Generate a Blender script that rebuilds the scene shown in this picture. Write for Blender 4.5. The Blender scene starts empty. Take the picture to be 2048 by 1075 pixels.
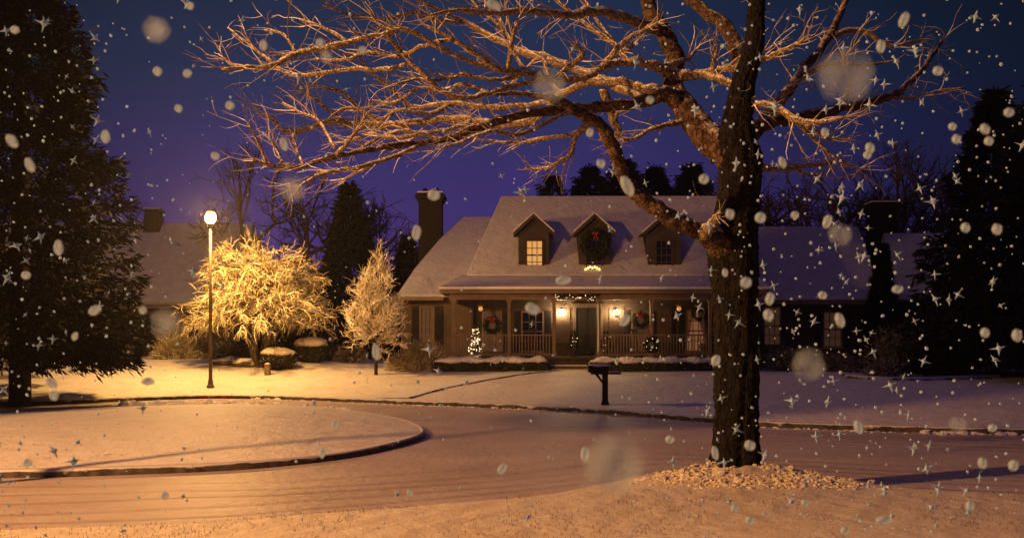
import bpy, math, random
import numpy as np
from mathutils import Vector

PI = math.pi
SC = bpy.context.scene
COL = SC.collection
rng = np.random.default_rng(11)
random.seed(5)
F = 2000.0            # focal length in photo pixels (2048 wide)
CX, HOR, EYE = 1024.0, 683.0, 2.0


def W(px, py, d):
    """point seen at photo pixel (px, py) standing d metres in front of the camera"""
    return np.array([(px - CX) / F * d, d, EYE + (HOR - py) / F * d])


def X(px, d):
    return (px - CX) / F * d


def Z(py, d):
    return EYE + (HOR - py) / F * d


# ------------------------------------------------------------------ mesh builder
class MB:
    def __init__(s):
        s.v = []
        s.f = []
        s.n = 0

    def add(s, verts, faces):
        verts = np.asarray(verts, float).reshape(-1, 3)
        o = s.n
        s.v.append(verts)
        if isinstance(faces, np.ndarray):
            s.f.extend((faces + o).tolist())
        else:
            s.f.extend([[i + o for i in f] for f in faces])
        s.n += len(verts)

    def box(s, c, size, rz=0.0, taper=1.0, rx=0.0):
        x, y, z = [k / 2 for k in size]
        v = np.array([[-x, -y, -z], [x, -y, -z], [x, y, -z], [-x, y, -z],
                      [-x * taper, -y * taper, z], [x * taper, -y * taper, z], [x * taper, y * taper, z], [-x * taper, y * taper, z]])
        if rx:
            a, b = math.cos(rx), math.sin(rx)
            v = np.stack([v[:, 0], v[:, 1] * a - v[:, 2] * b, v[:, 1] * b + v[:, 2] * a], 1)
        if rz:
            a, b = math.cos(rz), math.sin(rz)
            v = np.stack([v[:, 0] * a - v[:, 1] * b, v[:, 0] * b + v[:, 1] * a, v[:, 2]], 1)
        s.add(v + np.array(c), [[0, 3, 2, 1], [4, 5, 6, 7], [0, 1, 5, 4], [1, 2, 6, 5], [2, 3, 7, 6], [3, 0, 4, 7]])

    def bx(s, x0, x1, y0, y1, z0, z1):
        s.box(((x0 + x1) / 2, (y0 + y1) / 2, (z0 + z1) / 2), (x1 - x0, y1 - y0, z1 - z0))

    def prism(s, poly, vec):
        """closed solid: polygon (3-D points) extruded along vec"""
        p = np.array(poly, float)
        n = len(p)
        v = np.vstack([p, p + np.array(vec)])
        f = [list(range(n))[::-1], list(range(n, 2 * n))] + [[i, (i + 1) % n, n + (i + 1) % n, n + i] for i in range(n)]
        s.add(v, f)

    def tube(s, pts, rad, n=8, cap=True, rough=0):
        p = np.asarray(pts, float)
        m = len(p)
        r = np.broadcast_to(np.asarray(rad, float), (m,))
        t = np.gradient(p, axis=0)
        t /= np.linalg.norm(t, axis=1)[:, None] + 1e-9
        up = np.array([0, 0, 1.0]) if abs(t[0][2]) < .9 else np.array([1.0, 0, 0])
        a = np.cross(t[0], up)
        a /= np.linalg.norm(a)
        ang = np.arange(n) / n * 2 * PI
        vs = []
        for i in range(m):
            a = a - t[i] * np.dot(a, t[i])
            a /= np.linalg.norm(a) + 1e-9
            b = np.cross(t[i], a)
            k = 1 + rough * rng.normal(0, 1, n) if rough else np.ones(n)
            vs.append(p[i] + r[i] * k[:, None] * (np.cos(ang)[:, None] * a + np.sin(ang)[:, None] * b))
        f = []
        for i in range(m - 1):
            for k in range(n):
                k2 = (k + 1) % n
                f.append([i * n + k, i * n + k2, (i + 1) * n + k2, (i + 1) * n + k])
        if cap:
            f.append(list(range(n))[::-1])
            f.append([(m - 1) * n + k for k in range(n)])
        s.add(np.vstack(vs), f)

    def lathe(s, prof, c=(0, 0, 0), n=16):
        """profile of (radius, z) turned about the vertical through c"""
        prof = np.array(prof, float)
        m = len(prof)
        ang = np.arange(n) / n * 2 * PI
        v = np.array([[r * math.cos(a) + c[0], r * math.sin(a) + c[1], z + c[2]] for r, z in prof for a in ang])
        f = []
        for i in range(m - 1):
            for k in range(n):
                k2 = (k + 1) % n
                f.append([i * n + k, i * n + k2, (i + 1) * n + k2, (i + 1) * n + k])
        f.append(list(range(n))[::-1])
        f.append([(m - 1) * n + k for k in range(n)])
        s.add(v, f)

    def blob(s, c, r, n=10, m=7, jit=0.12, seed=0):
        g = np.random.default_rng(seed)
        r = np.broadcast_to(np.asarray(r, float), (3,))
        v = [[0, 0, -1.0]]
        for i in range(1, m):
            th = -PI / 2 + PI * i / m
            for k in range(n):
                ph = 2 * PI * k / n
                v.append([math.cos(th) * math.cos(ph), math.cos(th) * math.sin(ph), math.sin(th)])
        v.append([0, 0, 1.0])
        v = np.array(v) * (1 + g.normal(0, jit, (len(v), 1)))
        f = []
        for k in range(n):
            f.append([0, 1 + (k + 1) % n, 1 + k])
            for i in range(m - 2):
                f.append([1 + i * n + k, 1 + i * n + (k + 1) % n, 1 + (i + 1) * n + (k + 1) % n, 1 + (i + 1) * n + k])
            f.append([1 + (m - 2) * n + k, 1 + (m - 2) * n + (k + 1) % n, len(v) - 1])
        s.add(v * r + np.array(c), f)

    def twigs(s, base, d, length, rad, droop=0.0, jit=0.15, seg=3, g=None):
        """many thin three-sided tapering twigs at once"""
        g = g or rng
        base = np.asarray(base, float)
        n = len(base)
        d = d / (np.linalg.norm(d, axis=1)[:, None] + 1e-9)
        length = np.broadcast_to(length, (n,))
        rad = np.broadcast_to(rad, (n,))
        pts = [base]
        cur = d.copy()
        for i in range(seg):
            cur = cur + g.normal(0, jit, (n, 3)) + np.array([0, 0, -droop])
            cur /= np.linalg.norm(cur, axis=1)[:, None] + 1e-9
            pts.append(pts[-1] + cur * (length / seg)[:, None])
        a = np.cross(d, g.normal(0, 1, (n, 3)))
        a /= np.linalg.norm(a, axis=1)[:, None] + 1e-9
        b = np.cross(d, a)
        rows = []
        for i, p in enumerate(pts):
            rr = (rad * (1 - .75 * i / seg))[:, None]
            for k in range(3):
                th = 2 * PI * k / 3
                rows.append(p + rr * (math.cos(th) * a + math.sin(th) * b))
        v = np.stack(rows, 1)                      # n, 3(seg+1), 3
        q = []
        for i in range(seg):
            for k in range(3):
                q.append([i * 3 + k, i * 3 + (k + 1) % 3, (i + 1) * 3 + (k + 1) % 3, (i + 1) * 3 + k])
        q = np.array(q)
        off = (np.arange(n) * 3 * (seg + 1))[:, None, None]
        s.add(v.reshape(-1, 3), (q[None] + off).reshape(-1, 4))
        return np.stack(pts, 1)

    def leaves(s, c, d, length, width, g=None):
        """pointed four-cornered sprays along direction d"""
        g = g or rng
        c = np.asarray(c, float)
        n = len(c)
        d = d / (np.linalg.norm(d, axis=1)[:, None] + 1e-9)
        a = np.cross(d, g.normal(0, 1, (n, 3)))
        a /= np.linalg.norm(a, axis=1)[:, None] + 1e-9
        L = np.broadcast_to(length, (n,))[:, None]
        Wd = np.broadcast_to(width, (n,))[:, None]
        v = np.stack([c, c + d * L * .45 + a * Wd * .5, c + d * L, c + d * L * .45 - a * Wd * .5], 1)
        f = np.arange(4 * n).reshape(n, 4)
        s.add(v.reshape(-1, 3), f)

    def build(s, name, mat, parent=None, origin=(0, 0, 0), smooth=False):
        me = bpy.data.meshes.new(name)
        v = np.vstack(s.v) - np.array(origin, float)
        me.from_pydata(v.tolist(), [], s.f)
        me.update()
        if smooth:
            me.polygons.foreach_set('use_smooth', np.ones(len(me.polygons), bool))
        me.materials.append(mat)
        o = bpy.data.objects.new(name, me)
        COL.objects.link(o)
        if parent:
            o.parent = parent
        else:
            o.location = origin
        return o


def tag(o, label=None, cat=None, group=None, kind=None):
    for k, v in (('label', label), ('category', cat), ('group', group), ('kind', kind)):
        if v:
            o[k] = v
    return o


def thing(name, label, cat, loc, group=None):
    o = bpy.data.objects.new(name, None)
    o.empty_display_size = .2
    COL.objects.link(o)
    o.location = loc
    return tag(o, label, cat, group)


def copy_tree(o, parent=None):
    c = o.copy()
    COL.objects.link(c)
    if parent:
        c.parent = parent
    for ch in list(o.children):
        copy_tree(ch, c)
    return c


def catmull(p, k=6):
    p = np.asarray(p, float)
    P = np.vstack([2 * p[0] - p[1], p, 2 * p[-1] - p[-2]])
    out = []
    for i in range(1, len(P) - 2):
        for t in np.arange(k) / k:
            a, b, c, d = P[i - 1], P[i], P[i + 1], P[i + 2]
            out.append(.5 * (2 * b + (c - a) * t + (2 * a - 5 * b + 4 * c - d) * t * t + (3 * b - 3 * c + d - a) * t ** 3))
    out.append(p[-1])
    return np.array(out)


# ------------------------------------------------------------------ materials
def new_mat(name):
    m = bpy.data.materials.new(name)
    m.use_nodes = True
    nt = m.node_tree
    b = nt.nodes['Principled BSDF']
    b.inputs['Specular IOR Level'].default_value = .25
    return m, nt, b


def noise(nt, scale, detail=4, vec=None, rough=.55):
    n = nt.nodes.new('ShaderNodeTexNoise')
    n.inputs['Scale'].default_value = scale
    n.inputs['Detail'].default_value = detail
    n.inputs['Roughness'].default_value = rough
    if vec is None:
        t = nt.nodes.new('ShaderNodeTexCoord')
        nt.links.new(t.outputs['Object'], n.inputs['Vector'])
    else:
        nt.links.new(vec, n.inputs['Vector'])
    return n.outputs['Fac']


def objvec(nt, scale=(1, 1, 1), rot=(0, 0, 0)):
    t = nt.nodes.new('ShaderNodeTexCoord')
    m = nt.nodes.new('ShaderNodeMapping')
    m.inputs['Scale'].default_value = scale
    m.inputs['Rotation'].default_value = rot
    nt.links.new(t.outputs['Object'], m.inputs['Vector'])
    return m.outputs['Vector']


def ramp(nt, fac, stops):
    r = nt.nodes.new('ShaderNodeValToRGB')
    e = r.color_ramp.elements
    while len(e) < len(stops):
        e.new(.5)
    for k, (p, c) in zip(e, stops):
        k.position = p
        k.color = (*c, 1) if len(c) == 3 else c
    nt.links.new(fac, r.inputs['Fac'])
    return r.outputs['Color']


def math_n(nt, op, a, b=None, c=None):
    n = nt.nodes.new('ShaderNodeMath')
    n.operation = op
    for i, q in enumerate((a, b, c)):
        if q is None:
            continue
        if isinstance(q, (int, float)):
            n.inputs[i].default_value = q
        else:
            nt.links.new(q, n.inputs[i])
    return n.outputs[0]


def mix_c(nt, fac, a, b):
    n = nt.nodes.new('ShaderNodeMix')
    n.data_type = 'RGBA'
    for sock, q in (('Factor', fac), ('A', a), ('B', b)):
        i = [k for k in n.inputs if k.name == sock and (k.type == ('VALUE' if sock == 'Factor' else 'RGBA'))][0]
        if isinstance(q, (tuple, list)):
            i.default_value = (*q, 1)
        elif isinstance(q, (int, float)):
            i.default_value = q
        else:
            nt.links.new(q, i)
    return [k for k in n.outputs if k.type == 'RGBA'][0]


def bump(nt, b, h, strength=.4, dist=.05, prev=None):
    n = nt.nodes.new('ShaderNodeBump')
    n.inputs['Strength'].default_value = strength
    n.inputs['Distance'].default_value = dist
    nt.links.new(h, n.inputs['Height'])
    if prev is not None:
        nt.links.new(prev, n.inputs['Normal'])
    nt.links.new(n.outputs['Normal'], b.inputs['Normal'])
    return n.outputs['Normal']


def plain(name, c1, c2=None, scale=6, rough=.75, bump_s=.25, bump_d=.02, metal=0, stretch=(1, 1, 1)):
    m, nt, b = new_mat(name)
    v = objvec(nt, stretch)
    f = noise(nt, scale, 5, v)
    c2 = c2 or tuple(k * .7 for k in c1)
    nt.links.new(ramp(nt, f, [(.3, c2), (.7, c1)]), b.inputs['Base Color'])
    b.inputs['Roughness'].default_value = rough
    b.inputs['Metallic'].default_value = metal
    if bump_s:
        bump(nt, b, noise(nt, scale * 4, 4, v), bump_s, bump_d)
    return m


def emit(name, col, strength, base=(.8, .8, .8)):
    m, nt, b = new_mat(name)
    b.inputs['Base Color'].default_value = (*base, 1)
    b.inputs['Emission Color'].default_value = (*col, 1)
    b.inputs['Emission Strength'].default_value = strength
    return m


def snow_mat(name, c=(.78, .79, .82), c2=(.62, .6, .58), scale=1.6, bs=.5, bd=.05, grass=None, g0=.58, g1=.7, fine=14):
    m, nt, b = new_mat(name)
    f = noise(nt, scale, 6)
    col = ramp(nt, f, [(.3, c2), (.65, c)])
    fn = noise(nt, fine, 6, None, .65)
    if grass:
        gm = ramp(nt, math_n(nt, 'ADD', math_n(nt, 'MULTIPLY', fn, .6), math_n(nt, 'MULTIPLY', f, .4)), [(g0, (0, 0, 0)), (g1, (1, 1, 1))])
        col = mix_c(nt, gm, col, grass)
    nt.links.new(col, b.inputs['Base Color'])
    b.inputs['Roughness'].default_value = .6
    n1 = bump(nt, b, noise(nt, scale * 2.2, 5), bs, bd * 2.5)
    bump(nt, b, fn, bs, bd, n1)
    return m


def snowy_mat(name, bark, bark2, snow=(.8, .8, .82), lo=.25, hi=.55, scale=9, nz=.5, bscale=20, bstr=.5, bdist=.02, stretch=(1, 1, 1)):
    """wood or leaf with snow lying on what faces up"""
    m, nt, b = new_mat(name)
    g = nt.nodes.new('ShaderNodeNewGeometry')
    s = nt.nodes.new('ShaderNodeSeparateXYZ')
    nt.links.new(g.outputs['Normal'], s.inputs[0])
    f = noise(nt, scale, 4)
    up = math_n(nt, 'ADD', s.outputs['Z'], math_n(nt, 'MULTIPLY', math_n(nt, 'SUBTRACT', f, .5), nz * 2))
    k = ramp(nt, up, [(lo, (0, 0, 0)), (hi, (1, 1, 1))])
    v = objvec(nt, stretch)
    fb = noise(nt, bscale, 5, v)
    base = ramp(nt, fb, [(.3, bark2), (.7, bark)])
    nt.links.new(mix_c(nt, k, base, snow), b.inputs['Base Color'])
    b.inputs['Roughness'].default_value = .8
    bump(nt, b, fb, bstr, bdist)
    return m


M = {}
M['road'] = None
M['roof_snow'] = snow_mat('roof_snow', (.62, .6, .64), (.5, .48, .52), 2.2, .6, .03)
M['lawn_snow'] = snow_mat('lawn_snow', (.88, .86, .83), (.68, .63, .56), 1.3, .6, .035, grass=(.18, .13, .07), g0=.54, g1=.7, fine=15)
M['near_snow'] = snow_mat('near_snow', (.86, .8, .66), (.66, .58, .42), 1.6, .6, .022, grass=(.2, .14, .07), g0=.52, g1=.7, fine=26)
M['clean_snow'] = snow_mat('clean_snow', (.84, .84, .86), (.7, .69, .7), 4, .5, .02)
M['kerb'] = snowy_mat('kerb_stone', (.12, .1, .095), (.03, .026, .027), snow=(.62, .6, .6), lo=.42, hi=.6, scale=2.6, nz=.75, bscale=7, bstr=.6)
M['bark'] = snowy_mat('bark', (.013, .010, .011), (.003, .003, .004), snow=(.25, .22, .22), lo=.65, hi=.95, scale=7, nz=.45, bscale=9, bstr=1, bdist=.05, stretch=(2.2, 2.2, .35))
M['limb'] = snowy_mat('limb_bark', (.17, .105, .068), (.03, .02, .015), snow=(.8, .74, .66), lo=.5, hi=.9, scale=9, nz=.6, bscale=11, bstr=1, bdist=.06)
M['branch'] = snowy_mat('branch_bark', (.44, .34, .24), (.13, .09, .06), snow=(.88, .85, .78), lo=.12, hi=.5, scale=10, nz=.7, bscale=22, bstr=1, bdist=.03)
M['twig'] = snowy_mat('twig_bark', (.4, .34, .27), (.18, .14, .1), snow=(.86, .85, .8), lo=.05, hi=.45, scale=8, nz=.6, bscale=18)
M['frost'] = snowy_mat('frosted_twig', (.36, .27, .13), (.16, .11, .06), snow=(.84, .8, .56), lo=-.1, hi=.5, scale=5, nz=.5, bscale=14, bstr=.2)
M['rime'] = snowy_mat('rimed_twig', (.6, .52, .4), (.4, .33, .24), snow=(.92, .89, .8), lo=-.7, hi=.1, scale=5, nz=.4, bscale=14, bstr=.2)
M['darkbark'] = plain('dark_bark', (.045, .032, .025), (.018, .013, .011), 8, .9, .8, .03, stretch=(2, 2, .4))
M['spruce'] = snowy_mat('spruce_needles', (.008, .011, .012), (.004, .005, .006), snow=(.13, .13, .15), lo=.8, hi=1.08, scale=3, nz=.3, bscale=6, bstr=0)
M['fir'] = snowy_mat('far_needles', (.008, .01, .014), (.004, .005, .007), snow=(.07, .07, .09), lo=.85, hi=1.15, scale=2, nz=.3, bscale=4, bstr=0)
M['fartwig'] = plain('far_twig', (.11, .08, .075), (.06, .045, .045), 5, .9, 0)
M['shrub'] = snowy_mat('shrub_twig', (.12, .085, .055), (.05, .035, .022), snow=(.72, .68, .6), lo=.3, hi=.65, scale=4, nz=.6, bscale=9, bstr=.2)
M['hedgeleaf'] = snowy_mat('hedge_leaf', (.035, .035, .02), (.014, .014, .009), snow=(.6, .55, .48), lo=.75, hi=1.0, scale=4, nz=.3, bscale=9, bstr=.1)
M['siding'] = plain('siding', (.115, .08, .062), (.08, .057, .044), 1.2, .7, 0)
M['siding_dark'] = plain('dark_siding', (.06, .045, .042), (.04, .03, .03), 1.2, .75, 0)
M['trim'] = plain('painted_trim', (.22, .16, .12), (.15, .11, .085), 3, .55, .1, .004)
M['shutter'] = plain('shutter_paint', (.028, .024, .026), (.018, .016, .018), 6, .5, .1, .004)
M['brick'] = plain('chimney_brick', (.04, .024, .024), (.02, .014, .014), 3, .85, .6, .02)
M['stone'] = snowy_mat('stone', (.2, .15, .11), (.09, .07, .05), lo=.4, hi=.65, scale=4, nz=.5, bscale=7, bstr=.6)
M['black_metal'] = plain('black_metal', (.02, .02, .024), (.012, .012, .014), 8, .4, .1, .003, .3)
M['lamp_metal'] = plain('lamp_pole_paint', (.16, .12, .085), (.1, .075, .055), 7, .5, .15, .004, .2)
M['wood_dark'] = plain('dark_wood', (.06, .042, .034), (.03, .022, .018), 6, .7, .3, .006, stretch=(1, 1, .3))
M['wood_box'] = plain('weathered_wood', (.2, .15, .1), (.11, .08, .055), 8, .8, .4, .006, stretch=(3, 3, .5))
M['wreath'] = plain('evergreen', (.022, .03, .018), (.01, .013, .009), 9, .9, 0)
M['red'] = plain('red_ribbon', (.3, .02, .025), (.18, .012, .015), 8, .5, .1)
M['tan'] = plain('tan_straw', (.5, .26, .1), (.34, .16, .06), 12, .8, .3)
M['grass'] = plain('dry_grass', (.2, .14, .07), (.07, .05, .028), 3, .9, 0)
M['curtain'] = plain('curtain_cloth', (.6, .45, .36), (.5, .36, .28), 10, .9, .3, .01, stretch=(4, 1, .2))
M['pane_warm'] = emit('lit_pane', (1, .5, .14), .62, (.3, .2, .1))
M['pane_pink'] = emit('dim_lit_pane', (1, .4, .2), .16, (.3, .2, .15))
M['pane_dim'] = emit('faint_lit_pane', (.9, .4, .22), .035, (.1, .07, .06))


def glow_glass(name, col, strength):
    m, nt, b = new_mat(name)
    out = nt.nodes['Material Output']
    nt.nodes.remove(b)
    e = nt.nodes.new('ShaderNodeEmission')
    e.inputs['Color'].default_value = (*col, 1)
    e.inputs['Strength'].default_value = strength
    t = nt.nodes.new('ShaderNodeBsdfTransparent')
    a = nt.nodes.new('ShaderNodeAddShader')
    nt.links.new(e.outputs[0], a.inputs[0])
    nt.links.new(t.outputs[0], a.inputs[1])
    nt.links.new(a.outputs[0], out.inputs['Surface'])
    return m


M['bulb'] = glow_glass('street_lamp_glass', (1, .62, .25), 40)
M['lantern_glow'] = glow_glass('lantern_glass', (1, .66, .3), 90)
M['fairy'] = emit('fairy_bulb', (1, .72, .42), 2.2)
M['candle'] = emit('candle_bulb', (1, .55, .13), 5)
M['amber'] = emit('amber_globe', (1, .42, .1), .5)
gm, nt, b = new_mat('dark_pane')
b.inputs['Base Color'].default_value = (.012, .012, .016, 1)
b.inputs['Roughness'].default_value = .08
b.inputs['Specular IOR Level'].default_value = .5
M['pane_dark'] = gm

# clapboard relief on the siding
for key in ('siding', 'siding_dark'):
    nt = M[key].node_tree
    b = nt.nodes['Principled BSDF']
    t = nt.nodes.new('ShaderNodeTexCoord')
    s = nt.nodes.new('ShaderNodeSeparateXYZ')
    nt.links.new(t.outputs['Object'], s.inputs[0])
    bump(nt, b, math_n(nt, 'FRACT', math_n(nt, 'MULTIPLY', s.outputs['Z'], 6.5)), .7, .03)

# cracked plates in the bark
for key, sc_, st in (('bark', 5.5, (2.2, 2.2, .8)), ('limb', 9, (1, 1, 1)), ('branch', 14, (1, 1, 1))):
    nt = M[key].node_tree
    b = nt.nodes['Principled BSDF']
    vo = nt.nodes.new('ShaderNodeTexVoronoi')
    vo.feature = 'DISTANCE_TO_EDGE'
    vo.inputs['Scale'].default_value = sc_
    wn = nt.nodes.new('ShaderNodeTexNoise')
    wn.inputs['Scale'].default_value = 4
    wn.inputs['Detail'].default_value = 4
    ov = objvec(nt, st)
    va = nt.nodes.new('ShaderNodeVectorMath')
    va.operation = 'MULTIPLY_ADD'
    nt.links.new(ov, wn.inputs['Vector'])
    nt.links.new(wn.outputs['Color'], va.inputs[0])
    va.inputs[1].default_value = (.35, .35, .35)
    nt.links.new(ov, va.inputs[2])
    nt.links.new(va.outputs[0], vo.inputs['Vector'])
    crack = ramp(nt, vo.outputs['Distance'], [(0, (0, 0, 0)), (.12, (1, 1, 1))])
    old = b.inputs['Normal'].links[0].from_node
    bump(nt, b, crack, 1, .03, old.outputs['Normal'])

# brick courses on the chimneys
nt = M['brick'].node_tree
b = nt.nodes['Principled BSDF']
br = nt.nodes.new('ShaderNodeTexBrick')
br.inputs['Scale'].default_value = 4
br.inputs['Color1'].default_value = (.018, .012, .013, 1)
br.inputs['Color2'].default_value = (.013, .009, .011, 1)
br.inputs['Mortar'].default_value = (.022, .02, .022, 1)
br.inputs['Mortar Size'].default_value = .015
nt.links.new(objvec(nt, (1, 1, 1), (PI / 2, 0, 0)), br.inputs['Vector'])
nt.links.new(br.outputs['Color'], b.inputs['Base Color'])

# falling flakes: loose fluffy crystals that let light through and thin out to the rim
m, nt, b = new_mat('snowflake')
out = nt.nodes['Material Output']
nt.nodes.remove(b)
d = nt.nodes.new('ShaderNodeBsdfDiffuse')
d.inputs['Color'].default_value = (.56, .77, 1, 1)
t = nt.nodes.new('ShaderNodeBsdfTranslucent')
t.inputs['Color'].default_value = (.56, .77, 1, 1)
mx = nt.nodes.new('ShaderNodeMixShader')
mx.inputs[0].default_value = .5
nt.links.new(d.outputs[0], mx.inputs[1])
nt.links.new(t.outputs[0], mx.inputs[2])
nt.links.new(mx.outputs[0], out.inputs['Surface'])
M['flake'] = m


def fluffy(name, lo, hi, top):
    m, nt, b = new_mat(name)
    out = nt.nodes['Material Output']
    nt.nodes.remove(b)
    d = nt.nodes.new('ShaderNodeBsdfDiffuse')
    d.inputs['Color'].default_value = (.56, .77, 1, 1)
    t = nt.nodes.new('ShaderNodeBsdfTranslucent')
    t.inputs['Color'].default_value = (.56, .77, 1, 1)
    mx = nt.nodes.new('ShaderNodeMixShader')
    mx.inputs[0].default_value = .5
    tr = nt.nodes.new('ShaderNodeBsdfTransparent')
    lw = nt.nodes.new('ShaderNodeLayerWeight')
    lw.inputs['Blend'].default_value = .5
    k = ramp(nt, lw.outputs['Facing'], [(lo, (top, top, top)), (lo + (hi - lo) * .4, (top * .5, top * .5, top * .5)), (hi, (0, 0, 0))])
    m2 = nt.nodes.new('ShaderNodeMixShader')
    nt.links.new(d.outputs[0], mx.inputs[1])
    nt.links.new(t.outputs[0], mx.inputs[2])
    nt.links.new(k, m2.inputs[0])
    nt.links.new(tr.outputs[0], m2.inputs[1])
    nt.links.new(mx.outputs[0], m2.inputs[2])
    nt.links.new(m2.outputs[0], out.inputs['Surface'])
    return m


M['fluff'] = fluffy('fluffy_flake', .12, .75, .88)
M['haze_fluff'] = fluffy('very_soft_flake', .0, .42, .36)

# ------------------------------------------------------------------ ground
FK = catmull([(-70, 16), (-40, 21), (-28, 24.5), (-20, 28.2), (-15, 31.6), (-12.5, 34), (-10.8, 35.2), (-9, 35.0), (-7.25, 34.2), (-3.6, 32), (-.36, 30.1), (2.6, 27.7),
              (4.95, 24.6), (5.9, 23.5), (8, 22.5), (11, 21.6), (20, 19.8), (40, 17.5), (70, 15)], 8)
NK = catmull([(-70, 8), (-30, 9.3), (-10, 10.0), (-4.1, 10.6), (-2.4, 11.2), (-.15, 12.4), (1.4, 13.6), (2.4, 14.35), (3.1, 14.3), (3.95, 13.75), (5.1, 13.25), (6.5, 12.7),
              (10, 11.6), (20, 10), (70, 7)], 8)


def yfar(x):
    return np.interp(x, FK[:, 0], FK[:, 1])


def ynear(x):
    return np.interp(x, NK[:, 0], NK[:, 1])


def fbm(x, y, s, seed=0):
    g = np.random.default_rng(seed)
    o = 0
    for i in range(7):
        a = g.uniform(0, 2 * PI)
        k = s * (1.7 ** i) * g.uniform(.8, 1.2)
        o = o + np.sin((x * math.cos(a) + y * math.sin(a)) * k + g.uniform(0, 6.3)) * (.62 ** i)
    return o * .4


def zfar(x, y):
    x = np.asarray(x, float)
    y = np.asarray(y, float)
    H = np.interp(x, [-9, -4, 9, 14], [1.25, .93, .9, .78])
    yk = yfar(x)
    t = np.clip((y - yk) / np.maximum(43 - yk, 4), 0, 1)
    return .13 + (H - .13) * (t ** 1.0) + fbm(x, y, .5, 3) * .03 * np.clip(t * 4, 0, 1)


def znear(x, y):
    x = np.asarray(x, float)
    y = np.asarray(y, float)
    s = np.clip(ynear(x) - y, 0, 50)
    z = .14 * (1 - np.exp(-s * 3.2)) + np.clip(s, 0, 8) * .03
    r2 = (x - 2.95) ** 2 / 1.35 ** 2 + (y - 13.05) ** 2 / .8 ** 2
    md = np.exp(-r2)
    z = z + .2 * md + md * fbm(x, y, 9, 8) * .07 + fbm(x, y, 3.2, 5) * .02 * np.clip(s * 2, 0, 1)
    return z


def grid(name, Pts, mat, attr=None, origin=(0, 0, 0)):
    nu, nv = Pts.shape[:2]
    i = np.arange(nu * nv).reshape(nu, nv)
    f = np.stack([i[:-1, :-1], i[1:, :-1], i[1:, 1:], i[:-1, 1:]], -1).reshape(-1, 4)
    mb = MB()
    mb.add(Pts.reshape(-1, 3), f)
    o = mb.build(name, mat, smooth=True)
    if attr is not None:
        a = o.data.attributes.new('track_shade', 'FLOAT', 'POINT')
        a.data.foreach_set('value', attr.reshape(-1).astype(np.float32))
    return tag(o, kind='structure')


# base ground, out to the horizon
g = MB()
a = np.linspace(0, 2 * PI, 48, endpoint=False)
ring = np.stack([900 * np.cos(a), 900 * np.sin(a), a * 0 - .06], 1)
g.add(ring, [list(range(48))])
tag(g.build('ground', M['clean_snow']), kind='structure')

# road with packed wheel tracks and a painted kerb shadow
m, nt, b = new_mat('snowy_road')
at = nt.nodes.new('ShaderNodeAttribute')
at.attribute_name = 'track_shade'
f1 = noise(nt, .55, 5)
f2 = noise(nt, 3.5, 6, None, .6)
col = ramp(nt, f1, [(.3, (.42, .35, .32)), (.7, (.58, .51, .48))])
col = mix_c(nt, math_n(nt, 'MULTIPLY', ramp(nt, f2, [(.45, (0, 0, 0)), (.75, (1, 1, 1))]), .35), col, (.4, .33, .29))
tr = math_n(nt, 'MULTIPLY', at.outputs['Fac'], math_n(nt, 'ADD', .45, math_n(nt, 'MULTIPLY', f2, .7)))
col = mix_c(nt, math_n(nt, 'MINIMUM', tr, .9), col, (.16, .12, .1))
nt.links.new(col, b.inputs['Base Color'])
b.inputs['Roughness'].default_value = .5
n1 = bump(nt, b, math_n(nt, 'MULTIPLY', at.outputs['Fac'], -1), .9, .05)
bump(nt, b, noise(nt, 6, 6, None, .66), .6, .05, n1)
M['road'] = m
xs = np.concatenate([np.linspace(-72, -18, 40), np.arange(-17.5, 14, .22), np.linspace(14.5, 72, 40)])
ys = np.concatenate([np.linspace(5, 9.5, 8), np.arange(9.6, 37, .075), np.linspace(37.3, 46, 8)])
XX, YY = np.meshgrid(xs, ys, indexing='ij')
df = yfar(XX) - YY
dn = YY - ynear(XX)
trk_shade = np.zeros_like(XX)
for c, w, k in ((.95, .10, .7), (1.5, .09, .9), (2.0, .07, .6), (2.9, .12, .6), (3.5, .08, .45)):
    trk_shade += k * np.exp(-((df - c - .12 * np.sin(XX * .5 + c)) / w) ** 2)
for c, w, k in ((.75, .07, .55), (1.35, .1, .45), (2.1, .06, .6), (2.75, .08, .5), (3.6, .1, .3)):
    trk_shade += k * np.exp(-((dn - c - .1 * np.sin(XX * .7 + c * 2)) / w) ** 2)
trk_shade += .9 * np.exp(-((dn - .08) / .1) ** 2) * np.clip((XX - 3.2) / .8, 0, 1)  # kerb shadow beside the near lawn, painted in as a dark line
trk_shade *= np.clip(.6 + .95 * fbm(XX, YY * .3, .7, 21), 0, 1.3)
ZZ = -.012 * trk_shade + .004 * fbm(XX, YY, 1.3, 2)
grid('road', np.stack([XX, YY, ZZ], -1), M['road'], np.clip(trk_shade, 0, 1))

# far lawn rising to the houses
xs = np.concatenate([np.linspace(-70, -18, 40), np.arange(-17.5, 20, .2), np.linspace(21, 70, 30)])
v = np.concatenate([np.linspace(0, 1, 90), 1 + np.linspace(.05, 1, 20) ** 2 * 8])
P = np.zeros((len(xs), len(v), 3))
for i, x in enumerate(xs):
    y0 = yfar(x) + .06
    y = y0 + v * (43.5 - y0)
    P[i, :, 0] = x
    P[i, :, 1] = y
    P[i, :, 2] = zfar(x, y)
P[:, :, 2] += fbm(P[:, :, 0], P[:, :, 1], 2.1, 9) * .012
grid('lawn', P, M['lawn_snow'])

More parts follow.
